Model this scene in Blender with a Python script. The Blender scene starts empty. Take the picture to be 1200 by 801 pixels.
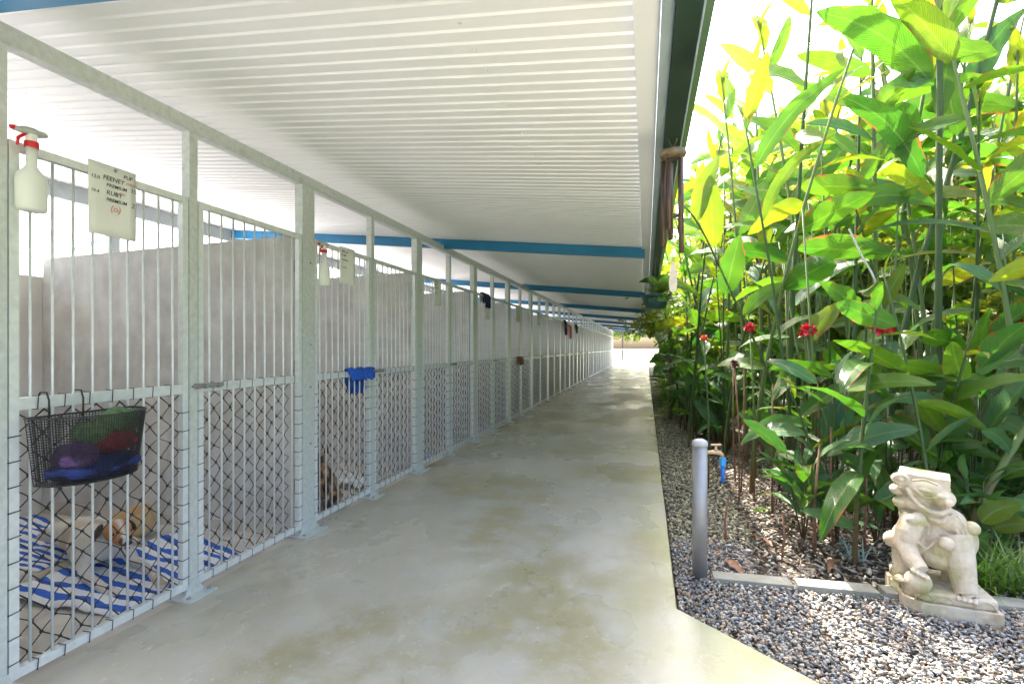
import bpy, bmesh, math, random
import numpy as np
from mathutils import Vector, Matrix, Euler, noise
rnd = random.Random(7)
S = bpy.context.scene
C = S.collection
R = math.radians
# ------------------------------------------------------------ camera, sky, sun
TH = math.atan(157/590.0); CT, ST = math.cos(TH), math.sin(TH); CH = 1.3
cam = bpy.data.objects.new('camera', bpy.data.cameras.new('camera')); C.objects.link(cam)
cam.location = (0, 0, CH); cam.rotation_euler = (R(90), 0, TH)
cam.data.sensor_width = 36; cam.data.lens = 17.7; cam.data.shift_y = 0.0054
cam.data.clip_start = 0.05; cam.data.clip_end = 2000
S.camera = cam
SUN_DIR = Vector((-0.30, 0.95, 1.25)).normalized()          # towards the sun
el = math.asin(SUN_DIR.z); az = math.atan2(SUN_DIR.x, SUN_DIR.y)
W = bpy.data.worlds.new('World'); S.world = W; W.use_nodes = True
nt = W.node_tree; bg = nt.nodes['Background']
sky = nt.nodes.new('ShaderNodeTexSky'); sky.sky_type = 'NISHITA'; sky.sun_disc = False
sky.sun_elevation = el; sky.sun_rotation = az; sky.air_density = .8; sky.dust_density = 7.0; sky.ozone_density = 1.0
nt.links.new(sky.outputs[0], bg.inputs[0]); bg.inputs[1].default_value = 0.15
sl = bpy.data.lights.new('sun', 'SUN'); sl.energy = 2.2; sl.angle = R(0.5); sl.color = (1.0, 0.95, 0.86)
sun = bpy.data.objects.new('sun', sl); C.objects.link(sun)
sun.rotation_euler = SUN_DIR.to_track_quat('Z', 'Y').to_euler()
S.view_settings.view_transform = 'Standard'; S.view_settings.look = 'None'
S.view_settings.exposure = 3.05; S.view_settings.gamma = 1.0
S.cycles.max_bounces = 10; S.cycles.diffuse_bounces = 6; S.cycles.transmission_bounces = 6; S.cycles.transparent_max_bounces = 8

nth = 'nearest second third fourth fifth sixth seventh eighth ninth tenth eleventh twelfth thirteenth fourteenth fifteenth sixteenth seventeenth eighteenth nineteenth twentieth'.split()
# ------------------------------------------------------------ helpers
def P(px, py, zc):
    """photo pixel and distance along the view axis to a world point"""
    xc = (px-600)/590.0*zc; h = (407-py)/590.0*zc
    return Vector((-zc*ST + xc*CT, zc*CT + xc*ST, CH + h))
def G(px, py, z=0.0):
    return P(px, py, 590.0*(CH-z)/(py-407))
class MB:
    def __init__(s): s.v = []; s.f = []; s.uv = None
    def add(s, vs, fs):
        o = len(s.v); s.v += [tuple(v) for v in vs]; s.f += [tuple(i+o for i in f) for f in fs]; return s
    def box(s, c, d, rot=None):
        x, y, z = d[0]/2, d[1]/2, d[2]/2
        vs = [Vector(p) for p in ((-x,-y,-z),(x,-y,-z),(x,y,-z),(-x,y,-z),(-x,-y,z),(x,-y,z),(x,y,z),(-x,y,z))]
        if rot is not None: vs = [rot @ v for v in vs]
        c = Vector(c); vs = [v+c for v in vs]
        return s.add(vs, [(0,3,2,1),(4,5,6,7),(0,1,5,4),(1,2,6,5),(2,3,7,6),(3,0,4,7)])
    def b2(s, a, b):
        return s.box([(a[i]+b[i])/2 for i in range(3)], [abs(b[i]-a[i]) for i in range(3)])
    def prism(s, pts, z0, z1):
        n = len(pts); vs = [(x, y, z0) for x, y in pts] + [(x, y, z1) for x, y in pts]
        return s.add(vs, [tuple(range(n))[::-1], tuple(range(n, 2*n))] + [(i, (i+1) % n, (i+1) % n+n, i+n) for i in range(n)])
    def tube(s, pts, r, n=8, caps=True, closed=False):
        pts = [Vector(p) for p in pts]; m = len(pts)
        rs = r if isinstance(r, (list, tuple)) else [r]*m
        vs = []; prev = None
        for i, p in enumerate(pts):
            if closed: t = pts[(i+1) % m]-pts[i-1]
            else: t = pts[min(i+1, m-1)]-pts[max(i-1, 0)]
            t.normalize()
            if prev is None:
                a = Vector((0, 0, 1)) if abs(t.z) < .9 else Vector((1, 0, 0)); u = t.cross(a).normalized()
            else:
                u = prev - t*prev.dot(t); u.normalize()
            prev = u; w = t.cross(u)
            for k in range(n):
                an = 2*math.pi*k/n; vs.append(p + (u*math.cos(an)+w*math.sin(an))*rs[i])
        fs = []
        for i in range(m if closed else m-1):
            for k in range(n):
                a = i*n+k; b = i*n+(k+1) % n; j = (i+1) % m
                fs.append((a, b, j*n+(k+1) % n, j*n+k))
        if caps and not closed: fs += [tuple(range(n))[::-1], tuple((m-1)*n+k for k in range(n))]
        return s.add(vs, fs)
    def lathe(s, prof, c=(0, 0, 0), n=20, M=None):
        vs = []; c = Vector(c)
        for r, z in prof:
            for k in range(n):
                a = 2*math.pi*k/n; v = Vector((r*math.cos(a), r*math.sin(a), z))
                vs.append((M @ v if M else v)+c)
        fs = [(i*n+k, i*n+(k+1) % n, (i+1)*n+(k+1) % n, (i+1)*n+k) for i in range(len(prof)-1) for k in range(n)]
        m = len(prof)
        fs += [tuple(range(n))[::-1], tuple((m-1)*n+k for k in range(n))]
        return s.add(vs, fs)
    def ell(s, c, r, rot=None, nu=14, nv=9):
        vs = []; fs = []; c = Vector(c)
        for j in range(nv+1):
            ph = math.pi*j/nv
            for i in range(nu):
                a = 2*math.pi*i/nu
                v = Vector((r[0]*math.sin(ph)*math.cos(a), r[1]*math.sin(ph)*math.sin(a), -r[2]*math.cos(ph)))
                vs.append((rot @ v if rot is not None else v)+c)
        for j in range(nv):
            for i in range(nu): fs.append((j*nu+i, j*nu+(i+1) % nu, (j+1)*nu+(i+1) % nu, (j+1)*nu+i))
        return s.add(vs, fs)
    def mesh(s, name, m=None, smooth=False):
        me = bpy.data.meshes.new(name); me.from_pydata(s.v, [], s.f)
        if m: me.materials.append(m)
        if smooth: me.polygons.foreach_set('use_smooth', [True]*len(me.polygons))
        me.update(); return me
    def build(s, name, m, parent=None, smooth=False, bevel=0):
        o = bpy.data.objects.new(name, s.mesh(name, m, smooth)); C.objects.link(o); o.parent = parent
        if bevel:
            b = o.modifiers.new('b', 'BEVEL'); b.width = bevel; b.segments = 2; b.limit_method = 'ANGLE'
        return o
def link(name, me, parent=None, loc=None):
    o = bpy.data.objects.new(name, me); C.objects.link(o); o.parent = parent
    if loc is not None: o.location = loc
    return o
def tag(o, label=None, cat=None, group=None, kind=None):
    if label: o['label'] = label
    if cat: o['category'] = cat
    if group: o['group'] = group
    if kind: o['kind'] = kind
    return o
def thing(name, label, cat, loc=(0, 0, 0), rz=0, group=None):
    o = bpy.data.objects.new(name, None); C.objects.link(o); o.empty_display_size = .1
    o.location = loc; o.rotation_euler = (0, 0, rz); return tag(o, label, cat, group)
KIDS = {}
def dup(o, parent=None):
    c = o.copy(); C.objects.link(c)
    if parent is not None: c.parent = parent
    for ch in o.children:
        dup(ch, c)
    return c
def evald(o):
    """bake modifiers into a plain mesh"""
    dg = bpy.context.evaluated_depsgraph_get(); dg.update()
    me = bpy.data.meshes.new_from_object(o.evaluated_get(dg)); o.modifiers.clear(); o.data = me
    return o

# ------------------------------------------------------------ materials
def mat(name, col, rough=.6, metal=0, var=.0, vs=8.0, bump=0, bs=60, spec=.5, hue=None, detail=4, coord='Object', patches=None):
    m = bpy.data.materials.new(name); m.use_nodes = True; n = m.node_tree; b = n.nodes['Principled BSDF']
    b.inputs['Roughness'].default_value = rough; b.inputs['Metallic'].default_value = metal
    b.inputs['Specular IOR Level'].default_value = spec
    b.inputs['Base Color'].default_value = (*col, 1)
    tc = n.nodes.new('ShaderNodeTexCoord'); co = tc.outputs[coord]
    cur = None
    if var:
        t = n.nodes.new('ShaderNodeTexNoise'); t.inputs['Scale'].default_value = vs; t.inputs['Detail'].default_value = detail
        n.links.new(co, t.inputs[0])
        r = n.nodes.new('ShaderNodeValToRGB'); r.color_ramp.elements[0].position = .3; r.color_ramp.elements[1].position = .7
        c2 = hue if hue else tuple(c*(1-var) for c in col)
        r.color_ramp.elements[0].color = (*c2, 1); r.color_ramp.elements[1].color = (*(min(1, c*(1+var*.5)) for c in col), 1)
        n.links.new(t.outputs[0], r.inputs[0]); cur = r.outputs[0]
    for (pc, ps, lo, hi, st) in (patches or []):
        t = n.nodes.new('ShaderNodeTexNoise'); t.inputs['Scale'].default_value = 1.0; t.inputs['Detail'].default_value = 6
        mp = n.nodes.new('ShaderNodeMapping'); mp.inputs['Scale'].default_value = ps; mp.inputs['Location'].default_value = (lo*17, hi*9, st*5)
        n.links.new(co, mp.inputs[0]); n.links.new(mp.outputs[0], t.inputs[0])
        mr = n.nodes.new('ShaderNodeMapRange'); mr.inputs[1].default_value = lo; mr.inputs[2].default_value = hi; mr.inputs[4].default_value = st
        n.links.new(t.outputs[0], mr.inputs[0])
        mx = n.nodes.new('ShaderNodeMix'); mx.data_type = 'RGBA'; mx.inputs[7].default_value = (*pc, 1)
        if cur: n.links.new(cur, mx.inputs[6])
        else: mx.inputs[6].default_value = (*col, 1)
        n.links.new(mr.outputs[0], mx.inputs[0]); cur = mx.outputs[2]
    if cur: n.links.new(cur, b.inputs['Base Color'])
    if bump:
        t = n.nodes.new('ShaderNodeTexNoise'); t.inputs['Scale'].default_value = bs; t.inputs['Detail'].default_value = 5
        n.links.new(co, t.inputs[0])
        bp = n.nodes.new('ShaderNodeBump'); bp.inputs['Strength'].default_value = bump; bp.inputs['Distance'].default_value = .01
        n.links.new(t.outputs[0], bp.inputs['Height']); n.links.new(bp.outputs[0], b.inputs['Normal'])
    return m
GALV = mat('galvanised', (.62, .65, .64), .40, .25, .14, 35, patches=[((.52, .60, .54), (3, 3, 3), .5, .7, .4), ((.70, .74, .76), (45, 45, 45), .52, .66, .25), ((.36, .33, .29), (7, 7, 7), .66, .72, .4)])  # greenish tint puts reflected light into the steel colour
GALVL = mat('galvanised_bar', (.74, .77, .77), .36, .25, .1, 30)
BLACKW = mat('black_wire', (.03, .03, .032), .5)
BLUE = mat('blue_steel', (.012, .17, .36), .4, 0, .12, 4)
WHITEROOF = mat('white_colorbond', (.82, .83, .84), .45, 0, .03, 2, patches=[((.74, .74, .73), (.6, 3, 1), .52, .75, .35)])
GREYB = mat('grey_beam', (.33, .37, .38), .5, 0, .1, 4)
GREENG = mat('green_gutter', (.020, .045, .030), .35, 0, .3, 5, patches=[((.10, .13, .07), (6, 2, 6), .55, .75, .6)])
FASCIA = mat('fascia_blue_grey', (.34, .42, .44), .45, 0, .08, 4)
CONC_WALL = mat('divider_concrete', (.58, .57, .54), .8, 0, .18, 7, .3, 45, .3,
    patches=[((.46, .43, .39), (2.2, 2.2, 3.5), .50, .68, .75), ((.40, .33, .27), (9, 9, 2.5), .62, .72, .4), ((.74, .73, .71), (5, 5, 1.2), .5, .7, .5)])
BACK_WALL = mat('rendered_wall', (.74, .71, .67), .8, 0, .1, 4, .15, 50, .3)
def path_mat():
    m = bpy.data.materials.new('path_concrete'); m.use_nodes = True; n = m.node_tree; b = n.nodes['Principled BSDF']; L = n.links.new
    tc = n.nodes.new('ShaderNodeTexCoord')
    def nz(scale, detail, off, lo, hi, t0=0, t1=1, rough=.55):
        mp = n.nodes.new('ShaderNodeMapping'); mp.inputs['Scale'].default_value = scale; mp.inputs['Location'].default_value = (off, off*1.7, 0); L(tc.outputs['Object'], mp.inputs[0])
        t = n.nodes.new('ShaderNodeTexNoise'); t.inputs['Scale'].default_value = 1; t.inputs['Detail'].default_value = detail; t.inputs['Roughness'].default_value = rough; L(mp.outputs[0], t.inputs[0])
        r = n.nodes.new('ShaderNodeMapRange'); r.interpolation_type = 'SMOOTHSTEP'
        r.inputs[1].default_value = lo; r.inputs[2].default_value = hi; r.inputs[3].default_value = t0; r.inputs[4].default_value = t1; L(t.outputs[0], r.inputs[0]); return r.outputs[0]
    cur = None
    def over(c, f):
        nonlocal cur
        x = n.nodes.new('ShaderNodeMix'); x.data_type = 'RGBA'; x.inputs[7].default_value = (*c, 1); L(f, x.inputs[0])
        if cur is None: x.inputs[6].default_value = (.45, .42, .345, 1)
        else: L(cur, x.inputs[6])
        cur = x.outputs[2]
    over((.33, .295, .16), nz((.85, .75, 1), 8, 3.1, .45, .60, 0, .85, .6))
    over((.58, .55, .48), nz((1.5, 1.0, 1), 9, 7.7, .46, .66, 0, .6, .62))
    over((.50, .49, .46), nz((5, 5, 1), 8, 1.3, .45, .7, 0, .6, .7))
    over((.30, .27, .19), nz((2.2, 3.4, 1), 7, 9.1, .54, .70, 0, .5, .6))
    over((.26, .24, .19), nz((11, 11, 1), 3, 4.4, .70, .76, 0, .55))
    over((.66, .65, .61), nz((34, 34, 1), 2, 2.2, .66, .74, 0, .6))
    # mossy margin beside the garden, worn by its own noise
    sp = n.nodes.new('ShaderNodeSeparateXYZ'); L(tc.outputs['Object'], sp.inputs[0])
    r = n.nodes.new('ShaderNodeMapRange'); r.inputs[1].default_value = -.25; r.inputs[2].default_value = .15; L(sp.outputs[0], r.inputs[0])
    mu = n.nodes.new('ShaderNodeMath'); mu.operation = 'MULTIPLY'; L(r.outputs[0], mu.inputs[0]); L(nz((3, 1.2, 1), 6, 5.5, .35, .65, 0, .6), mu.inputs[1])
    over((.38, .39, .18), mu.outputs[0])
    L(cur, b.inputs['Base Color']); L(nz((1.1, .7, 1), 6, 2.9, .3, .7, .13, .42), b.inputs['Roughness'])
    t = n.nodes.new('ShaderNodeTexNoise'); t.inputs['Scale'].default_value = 60; t.inputs['Detail'].default_value = 6; L(tc.outputs['Object'], t.inputs[0])
    bp = n.nodes.new('ShaderNodeBump'); bp.inputs['Strength'].default_value = .12; bp.inputs['Distance'].default_value = .01; L(t.outputs[0], bp.inputs['Height']); L(bp.outputs[0], b.inputs['Normal'])
    return m
PATH = path_mat()
PENFLOOR = mat('pen_floor', (.64, .60, .54), .7, 0, .15, 6, .15, 60, patches=[((.34, .29, .22), (2, 2, 2), .5, .7, .6)])
PALE = mat('pale_concrete', (.52, .52, .52), .8, 0, .1, 3)
SOIL = mat('soil', (.07, .05, .035), .9, 0, .4, 9, .5, 30)
LAWN = mat('lawn', (.07, .11, .03), .9, 0, .4, 1.5, .5, 30)
EDGE = mat('edging_paver', (.27, .265, .22), .8, 0, .15, 14, .3, 70, patches=[((.16, .17, .10), (6, 6, 6), .5, .7, .6)])
STAIN = mat('stainless', (.36, .355, .35), .5, .6, .06, 20)
STONE = mat('carved_stone', (.58, .49, .36), .85, 0, .18, 30, .35, 160, .25,
    patches=[((.33, .33, .13), (5, 5, 4), .47, .64, .8), ((.34, .24, .13), (9, 9, 9), .60, .70, .6), ((.60, .54, .44), (7, 7, 7), .5, .65, .6)])
BRASS = mat('brass', (.58, .40, .24), .45, .35, .15, 40)
BLUEP = mat('blue_plastic', (.015, .16, .62), .35)
LTBLUE = mat('light_blue_plastic', (.03, .32, .70), .35)
WHITEP = mat('translucent_plastic', (.78, .80, .76), .3)
WPL = mat('white_plastic', (.8, .8, .8), .35)
REDP = mat('red_plastic', (.60, .02, .03), .35)
GREYP = mat('grey_plastic', (.42, .44, .42), .4)
PAPER = mat('paper', (.76, .77, .73), .6, 0, .03, 12)
INK = mat('ink', (.03, .035, .04), .6); REDINK = mat('red_ink', (.65, .25, .22), .6)
BROWNM = mat('bronze_tube', (.10, .058, .042), .38, .35, .2, 20)
WOODD = mat('weathered_wood', (.20, .15, .09), .7, 0, .3, 30, .2, 60)
WOODL = mat('pale_wood', (.60, .50, .38), .7, 0, .2, 30)
POTG = mat('green_pot', (.02, .07, .07), .4)
BLUECL = mat('blue_cloth', (.015, .10, .50), .9, 0, .3, 25, .5, 200)
WHITECL = mat('white_cloth', (.76, .76, .76), .9, 0, .05, 10)
PALECL = mat('pale_blue_cloth', (.55, .58, .72), .9, 0, .3, 14)
BROWNCL = mat('brown_cloth', (.28, .10, .05), .9, 0, .5, 40)
PINKCL = mat('pink_cloth', (.6, .10, .12), .9)
DARKCL = mat('dark_cloth', (.03, .015, .02), .9)
TAN = mat('tan_plastic', (.62, .43, .20), .6, 0, .15, 12)
GREENT = mat('green_plush', (.12, .20, .09), .95, 0, .5, 60, .8, 150)
REDT = mat('red_plush', (.30, .03, .035), .95, 0, .4, 60, .8, 150)
PURT = mat('purple_plush', (.12, .06, .17), .95, 0, .4, 60, .8, 150)
NAVYT = mat('navy_cloth', (.015, .028, .14), .9, 0, .4, 20, .5, 100)
BROWNT = mat('brown_plush', (.30, .22, .12), .95, 0, .4, 60, .8, 150)
LITTER = None
def towel_mat():
    m = mat('striped_towel', (.8, .8, .8), .95, bump=.5, bs=300); n = m.node_tree; b = n.nodes['Principled BSDF']
    tc = n.nodes.new('ShaderNodeTexCoord'); sp = n.nodes.new('ShaderNodeSeparateXYZ'); n.links.new(tc.outputs['UV'], sp.inputs[0])
    mm = n.nodes.new('ShaderNodeMath'); mm.operation = 'MULTIPLY'; mm.inputs[1].default_value = 9; n.links.new(sp.outputs[1], mm.inputs[0])
    fr = n.nodes.new('ShaderNodeMath'); fr.operation = 'FRACT'; n.links.new(mm.outputs[0], fr.inputs[0])
    gt = n.nodes.new('ShaderNodeMath'); gt.operation = 'GREATER_THAN'; gt.inputs[1].default_value = .54; n.links.new(fr.outputs[0], gt.inputs[0])
    mx = n.nodes.new('ShaderNodeMix'); mx.data_type = 'RGBA'; mx.inputs[6].default_value = (.88, .88, .89, 1); mx.inputs[7].default_value = (.04, .15, .62, 1)
    n.links.new(gt.outputs[0], mx.inputs[0]); n.links.new(mx.outputs[2], b.inputs['Base Color']); return m
TOWEL = towel_mat()
def leaf_mat(name, c1, c2, t1, t2, tr=.45, rough=.32):
    m = bpy.data.materials.new(name); m.use_nodes = True; n = m.node_tree; b = n.nodes['Principled BSDF']; out = n.nodes['Material Output']
    oi = n.nodes.new('ShaderNodeObjectInfo'); tc = n.nodes.new('ShaderNodeTexCoord')
    def mixr(a, c, fac):
        x = n.nodes.new('ShaderNodeMix'); x.data_type = 'RGBA'; x.inputs[6].default_value = (*a, 1); x.inputs[7].default_value = (*c, 1); n.links.new(fac, x.inputs[0]); return x.outputs[2]
    nz = n.nodes.new('ShaderNodeTexNoise'); nz.inputs['Scale'].default_value = 3; n.links.new(tc.outputs['Object'], nz.inputs[0])
    ad = n.nodes.new('ShaderNodeMath'); ad.operation = 'ADD'; n.links.new(oi.outputs['Random'], ad.inputs[0]); n.links.new(nz.outputs[0], ad.inputs[1])
    sb = n.nodes.new('ShaderNodeMath'); sb.operation = 'MULTIPLY_ADD'; sb.inputs[1].default_value = .9; sb.inputs[2].default_value = -.4; sb.use_clamp = True; n.links.new(ad.outputs[0], sb.inputs[0])
    base = mixr(c1, c2, sb.outputs[0]); trc = mixr(t1, t2, sb.outputs[0])
    # side veins and pale midrib from the UVs
    sp = n.nodes.new('ShaderNodeSeparateXYZ'); n.links.new(tc.outputs['UV'], sp.inputs[0])
    ab = n.nodes.new('ShaderNodeMath'); ab.operation = 'ABSOLUTE'; n.links.new(sp.outputs[1], ab.inputs[0])
    v = n.nodes.new('ShaderNodeMath'); v.operation = 'MULTIPLY_ADD'; v.inputs[1].default_value = -.28; n.links.new(ab.outputs[0], v.inputs[0]); n.links.new(sp.outputs[0], v.inputs[2])
    sn = n.nodes.new('ShaderNodeMath'); sn.operation = 'MULTIPLY'; sn.inputs[1].default_value = 190; n.links.new(v.outputs[0], sn.inputs[0])
    si = n.nodes.new('ShaderNodeMath'); si.operation = 'SINE'; n.links.new(sn.outputs[0], si.inputs[0])
    bp = n.nodes.new('ShaderNodeBump'); bp.inputs['Strength'].default_value = .5; bp.inputs['Distance'].default_value = .005
    n.links.new(si.outputs[0], bp.inputs['Height']); n.links.new(bp.outputs[0], b.inputs['Normal'])
    mr = n.nodes.new('ShaderNodeMapRange'); mr.inputs[1].default_value = .05; mr.inputs[2].default_value = .10; mr.inputs[3].default_value = .7; mr.inputs[4].default_value = 0
    n.links.new(ab.outputs[0], mr.inputs[0])
    rib = n.nodes.new('ShaderNodeMix'); rib.data_type = 'RGBA'; rib.inputs[7].default_value = (.24, .34, .08, 1); n.links.new(base, rib.inputs[6]); n.links.new(mr.outputs[0], rib.inputs[0])
    en = n.nodes.new('ShaderNodeTexNoise'); en.inputs['Scale'].default_value = 5; en.inputs['Detail'].default_value = 4; n.links.new(tc.outputs['Object'], en.inputs[0])
    ea = n.nodes.new('ShaderNodeMath'); ea.operation = 'MULTIPLY_ADD'; ea.inputs[1].default_value = 1.5; n.links.new(en.outputs[0], ea.inputs[0]); n.links.new(ab.outputs[0], ea.inputs[2])
    er = n.nodes.new('ShaderNodeMapRange'); er.inputs[1].default_value = 1.78; er.inputs[2].default_value = 1.86; n.links.new(ea.outputs[0], er.inputs[0])
    eb = n.nodes.new('ShaderNodeMix'); eb.data_type = 'RGBA'; eb.inputs[7].default_value = (.26, .11, .035, 1); n.links.new(rib.outputs[2], eb.inputs[6]); n.links.new(er.outputs[0], eb.inputs[0]); rib = eb
    n.links.new(rib.outputs[2], b.inputs['Base Color']); b.inputs['Roughness'].default_value = rough; b.inputs['Specular IOR Level'].default_value = .5
    tb = n.nodes.new('ShaderNodeBsdfTranslucent'); n.links.new(bp.outputs[0], tb.inputs['Normal'])
    st_ = n.nodes.new('ShaderNodeMath'); st_.operation = 'MULTIPLY_ADD'; st_.inputs[1].default_value = .06; st_.inputs[2].default_value = .06; n.links.new(si.outputs[0], st_.inputs[0])
    nz2 = n.nodes.new('ShaderNodeTexNoise'); nz2.inputs['Scale'].default_value = 7; nz2.inputs['Detail'].default_value = 5; n.links.new(tc.outputs['Object'], nz2.inputs[0])
    sm = n.nodes.new('ShaderNodeMath'); sm.operation = 'MULTIPLY_ADD'; sm.inputs[1].default_value = .9; n.links.new(nz2.outputs[0], sm.inputs[0]); n.links.new(st_.outputs[0], sm.inputs[2]); sm.use_clamp = True
    dk = n.nodes.new('ShaderNodeMix'); dk.data_type = 'RGBA'; n.links.new(trc, dk.inputs[6]); dk.inputs[7].default_value = (*(c*.35 for c in t1), 1); n.links.new(sm.outputs[0], dk.inputs[0])
    et = n.nodes.new('ShaderNodeMix'); et.data_type = 'RGBA'; et.inputs[7].default_value = (.32, .12, .02, 1); n.links.new(dk.outputs[2], et.inputs[6]); n.links.new(er.outputs[0], et.inputs[0])
    n.links.new(et.outputs[2], tb.inputs[0])
    ms = n.nodes.new('ShaderNodeMixShader'); ms.inputs[0].default_value = tr
    n.links.new(b.outputs[0], ms.inputs[1]); n.links.new(tb.outputs[0], ms.inputs[2]); n.links.new(ms.outputs[0], out.inputs[0])
    return m
LEAFG = leaf_mat('ginger_leaf', (.045, .13, .022), (.11, .21, .02), (.07, .27, .015), (.22, .42, .015))
LEAFY = leaf_mat('backlit_yellow_leaf', (.08, .18, .015), (.16, .22, .015), (.20, .40, .015), (.56, .56, .02), .5)  # yellow-green of leaves with sun behind them, put into the colour
LEAFB = leaf_mat('glossy_leaf', (.07, .17, .07), (.13, .27, .09), (.06, .24, .02), (.16, .38, .02), .35, .26)  # bluish base colour stands in for sky reflected on the blades
FERN = leaf_mat('fern_leaf', (.16, .34, .05), (.26, .46, .07), (.25, .5, .05), (.4, .65, .06), .4, .5)
TREEL = leaf_mat('tree_leaf', (.05, .11, .02), (.13, .2, .03), (.18, .36, .02), (.66, .64, .04), .5, .4)
def cane_mat(name, green, base, zsplit):
    m = mat(name, green, .6, 0, spec=.3); n = m.node_tree; b = n.nodes['Principled BSDF']
    tc = n.nodes.new('ShaderNodeTexCoord'); sp = n.nodes.new('ShaderNodeSeparateXYZ'); n.links.new(tc.outputs['Object'], sp.inputs[0])
    nz = n.nodes.new('ShaderNodeTexNoise'); nz.inputs['Scale'].default_value = 9; n.links.new(tc.outputs['Object'], nz.inputs[0])
    ad = n.nodes.new('ShaderNodeMath'); ad.operation = 'MULTIPLY_ADD'; ad.inputs[1].default_value = .7; n.links.new(nz.outputs[0], ad.inputs[0]); n.links.new(sp.outputs[2], ad.inputs[2])
    mr = n.nodes.new('ShaderNodeMapRange'); mr.inputs[1].default_value = zsplit+.1; mr.inputs[2].default_value = zsplit+.6; n.links.new(ad.outputs[0], mr.inputs[0])
    mx = n.nodes.new('ShaderNodeMix'); mx.data_type = 'RGBA'; mx.inputs[6].default_value = (*base, 1); mx.inputs[7].default_value = (*green, 1)
    n.links.new(mr.outputs[0], mx.inputs[0]); n.links.new(mx.outputs[2], b.inputs['Base Color']); return m
CANE = cane_mat('green_cane', (.05, .085, .022), (.13, .07, .03), .25)
CANE2 = cane_mat('pale_cane', (.10, .145, .04), (.15, .09, .04), .35)
DEADC = mat('dead_cane', (.26, .13, .07), .7, 0, .4, 18)
BARK = mat('bark', (.16, .12, .08), .85, 0, .3, 14, .5, 40)
FLOWER = mat('torch_flower', (.62, .03, .05), .45, 0, .3, 60)
FLOWERO = mat('orange_flower', (.80, .10, .03), .45, 0, .2, 60)
SPENT = mat('spent_flower', (.12, .04, .03), .8, 0, .4, 60)
def attr_mat(name, rough=.6, bump=0):
    m = mat(name, (.3, .3, .3), rough, bump=bump, bs=90); n = m.node_tree
    a = n.nodes.new('ShaderNodeAttribute'); a.attribute_name = 'Col'; n.links.new(a.outputs[0], n.nodes['Principled BSDF'].inputs['Base Color']); return m
PEB = attr_mat('pebble_stone', .6); CHIP = attr_mat('mulch_chip', .85); FUR = attr_mat('dog_fur', .85, .6)

# ------------------------------------------------------------ ground
def struct(name, mb, m, **k): return tag(mb.build(name, m, **k), kind='structure')
FX = -2.30                                   # fence plane
YE = 37.6                                    # far end of the shelter
struct('ground', MB().add([(-400, -400, -.08), (400, -400, -.08), (400, 400, -.08), (-400, 400, -.08)], [(0, 1, 2, 3)]), LAWN)
pth = MB().prism([(FX-.03, -8), (3.2, -8), (3.2, .62), (.66, 2.19), (.149, 2.64), (.149, 20), (.155, YE+.2), (FX-.03, YE+.2)], -.3, 0)
struct('path', pth, PATH, bevel=.006)
struct('kennel_floor', MB().add([(-5.0, -1, -.06), (FX-.031, -1, -.012), (FX-.031, YE, -.012), (-5.0, YE, -.06)], [(0, 1, 2, 3)]), PENFLOOR)
struct('rear_bounce_yard', MB().add([(-40, -30, -.07), (-5.01, -30, -.07), (-5.01, 60, -.07), (-40, 60, -.07)], [(0, 1, 2, 3)]), PALE)  # unseen ground, made pale to bounce light up to the ceiling
struct('far_yard', MB().add([(-5, YE+.21, -.03), (5, YE+.21, -.03), (9, 60, -.03), (-9, 60, -.03)], [(0, 1, 2, 3)]), PALE)
struct('garden_soil', MB().add([(.10, 0, -.05), (12, 0, -.05), (12, 36, -.05), (.10, 36, -.05)], [(0, 1, 2, 3)]), SOIL)

ICO = [(0, 0, -1), (.7236, -.5257, -.4472), (-.2764, -.8506, -.4472), (-.8944, 0, -.4472), (-.2764, .8506, -.4472), (.7236, .5257, -.4472),
       (.2764, -.8506, .4472), (-.7236, -.5257, .4472), (-.7236, .5257, .4472), (.2764, .8506, .4472), (.8944, 0, .4472), (0, 0, 1)]
ICF = [(0,1,2),(1,0,5),(0,2,3),(0,3,4),(0,4,5),(1,5,10),(2,1,6),(3,2,7),(4,3,8),(5,4,9),(1,10,6),(2,6,7),(3,7,8),(4,8,9),(5,9,10),(6,10,11),(7,6,11),(8,7,11),(9,8,11),(10,9,11)]
OCT = [(1,0,0),(0,1,0),(-1,0,0),(0,-1,0),(0,0,1),(0,0,-1)]; OCF = [(0,1,4),(1,2,4),(2,3,4),(3,0,4),(1,0,5),(2,1,5),(3,2,5),(0,3,5)]
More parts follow.
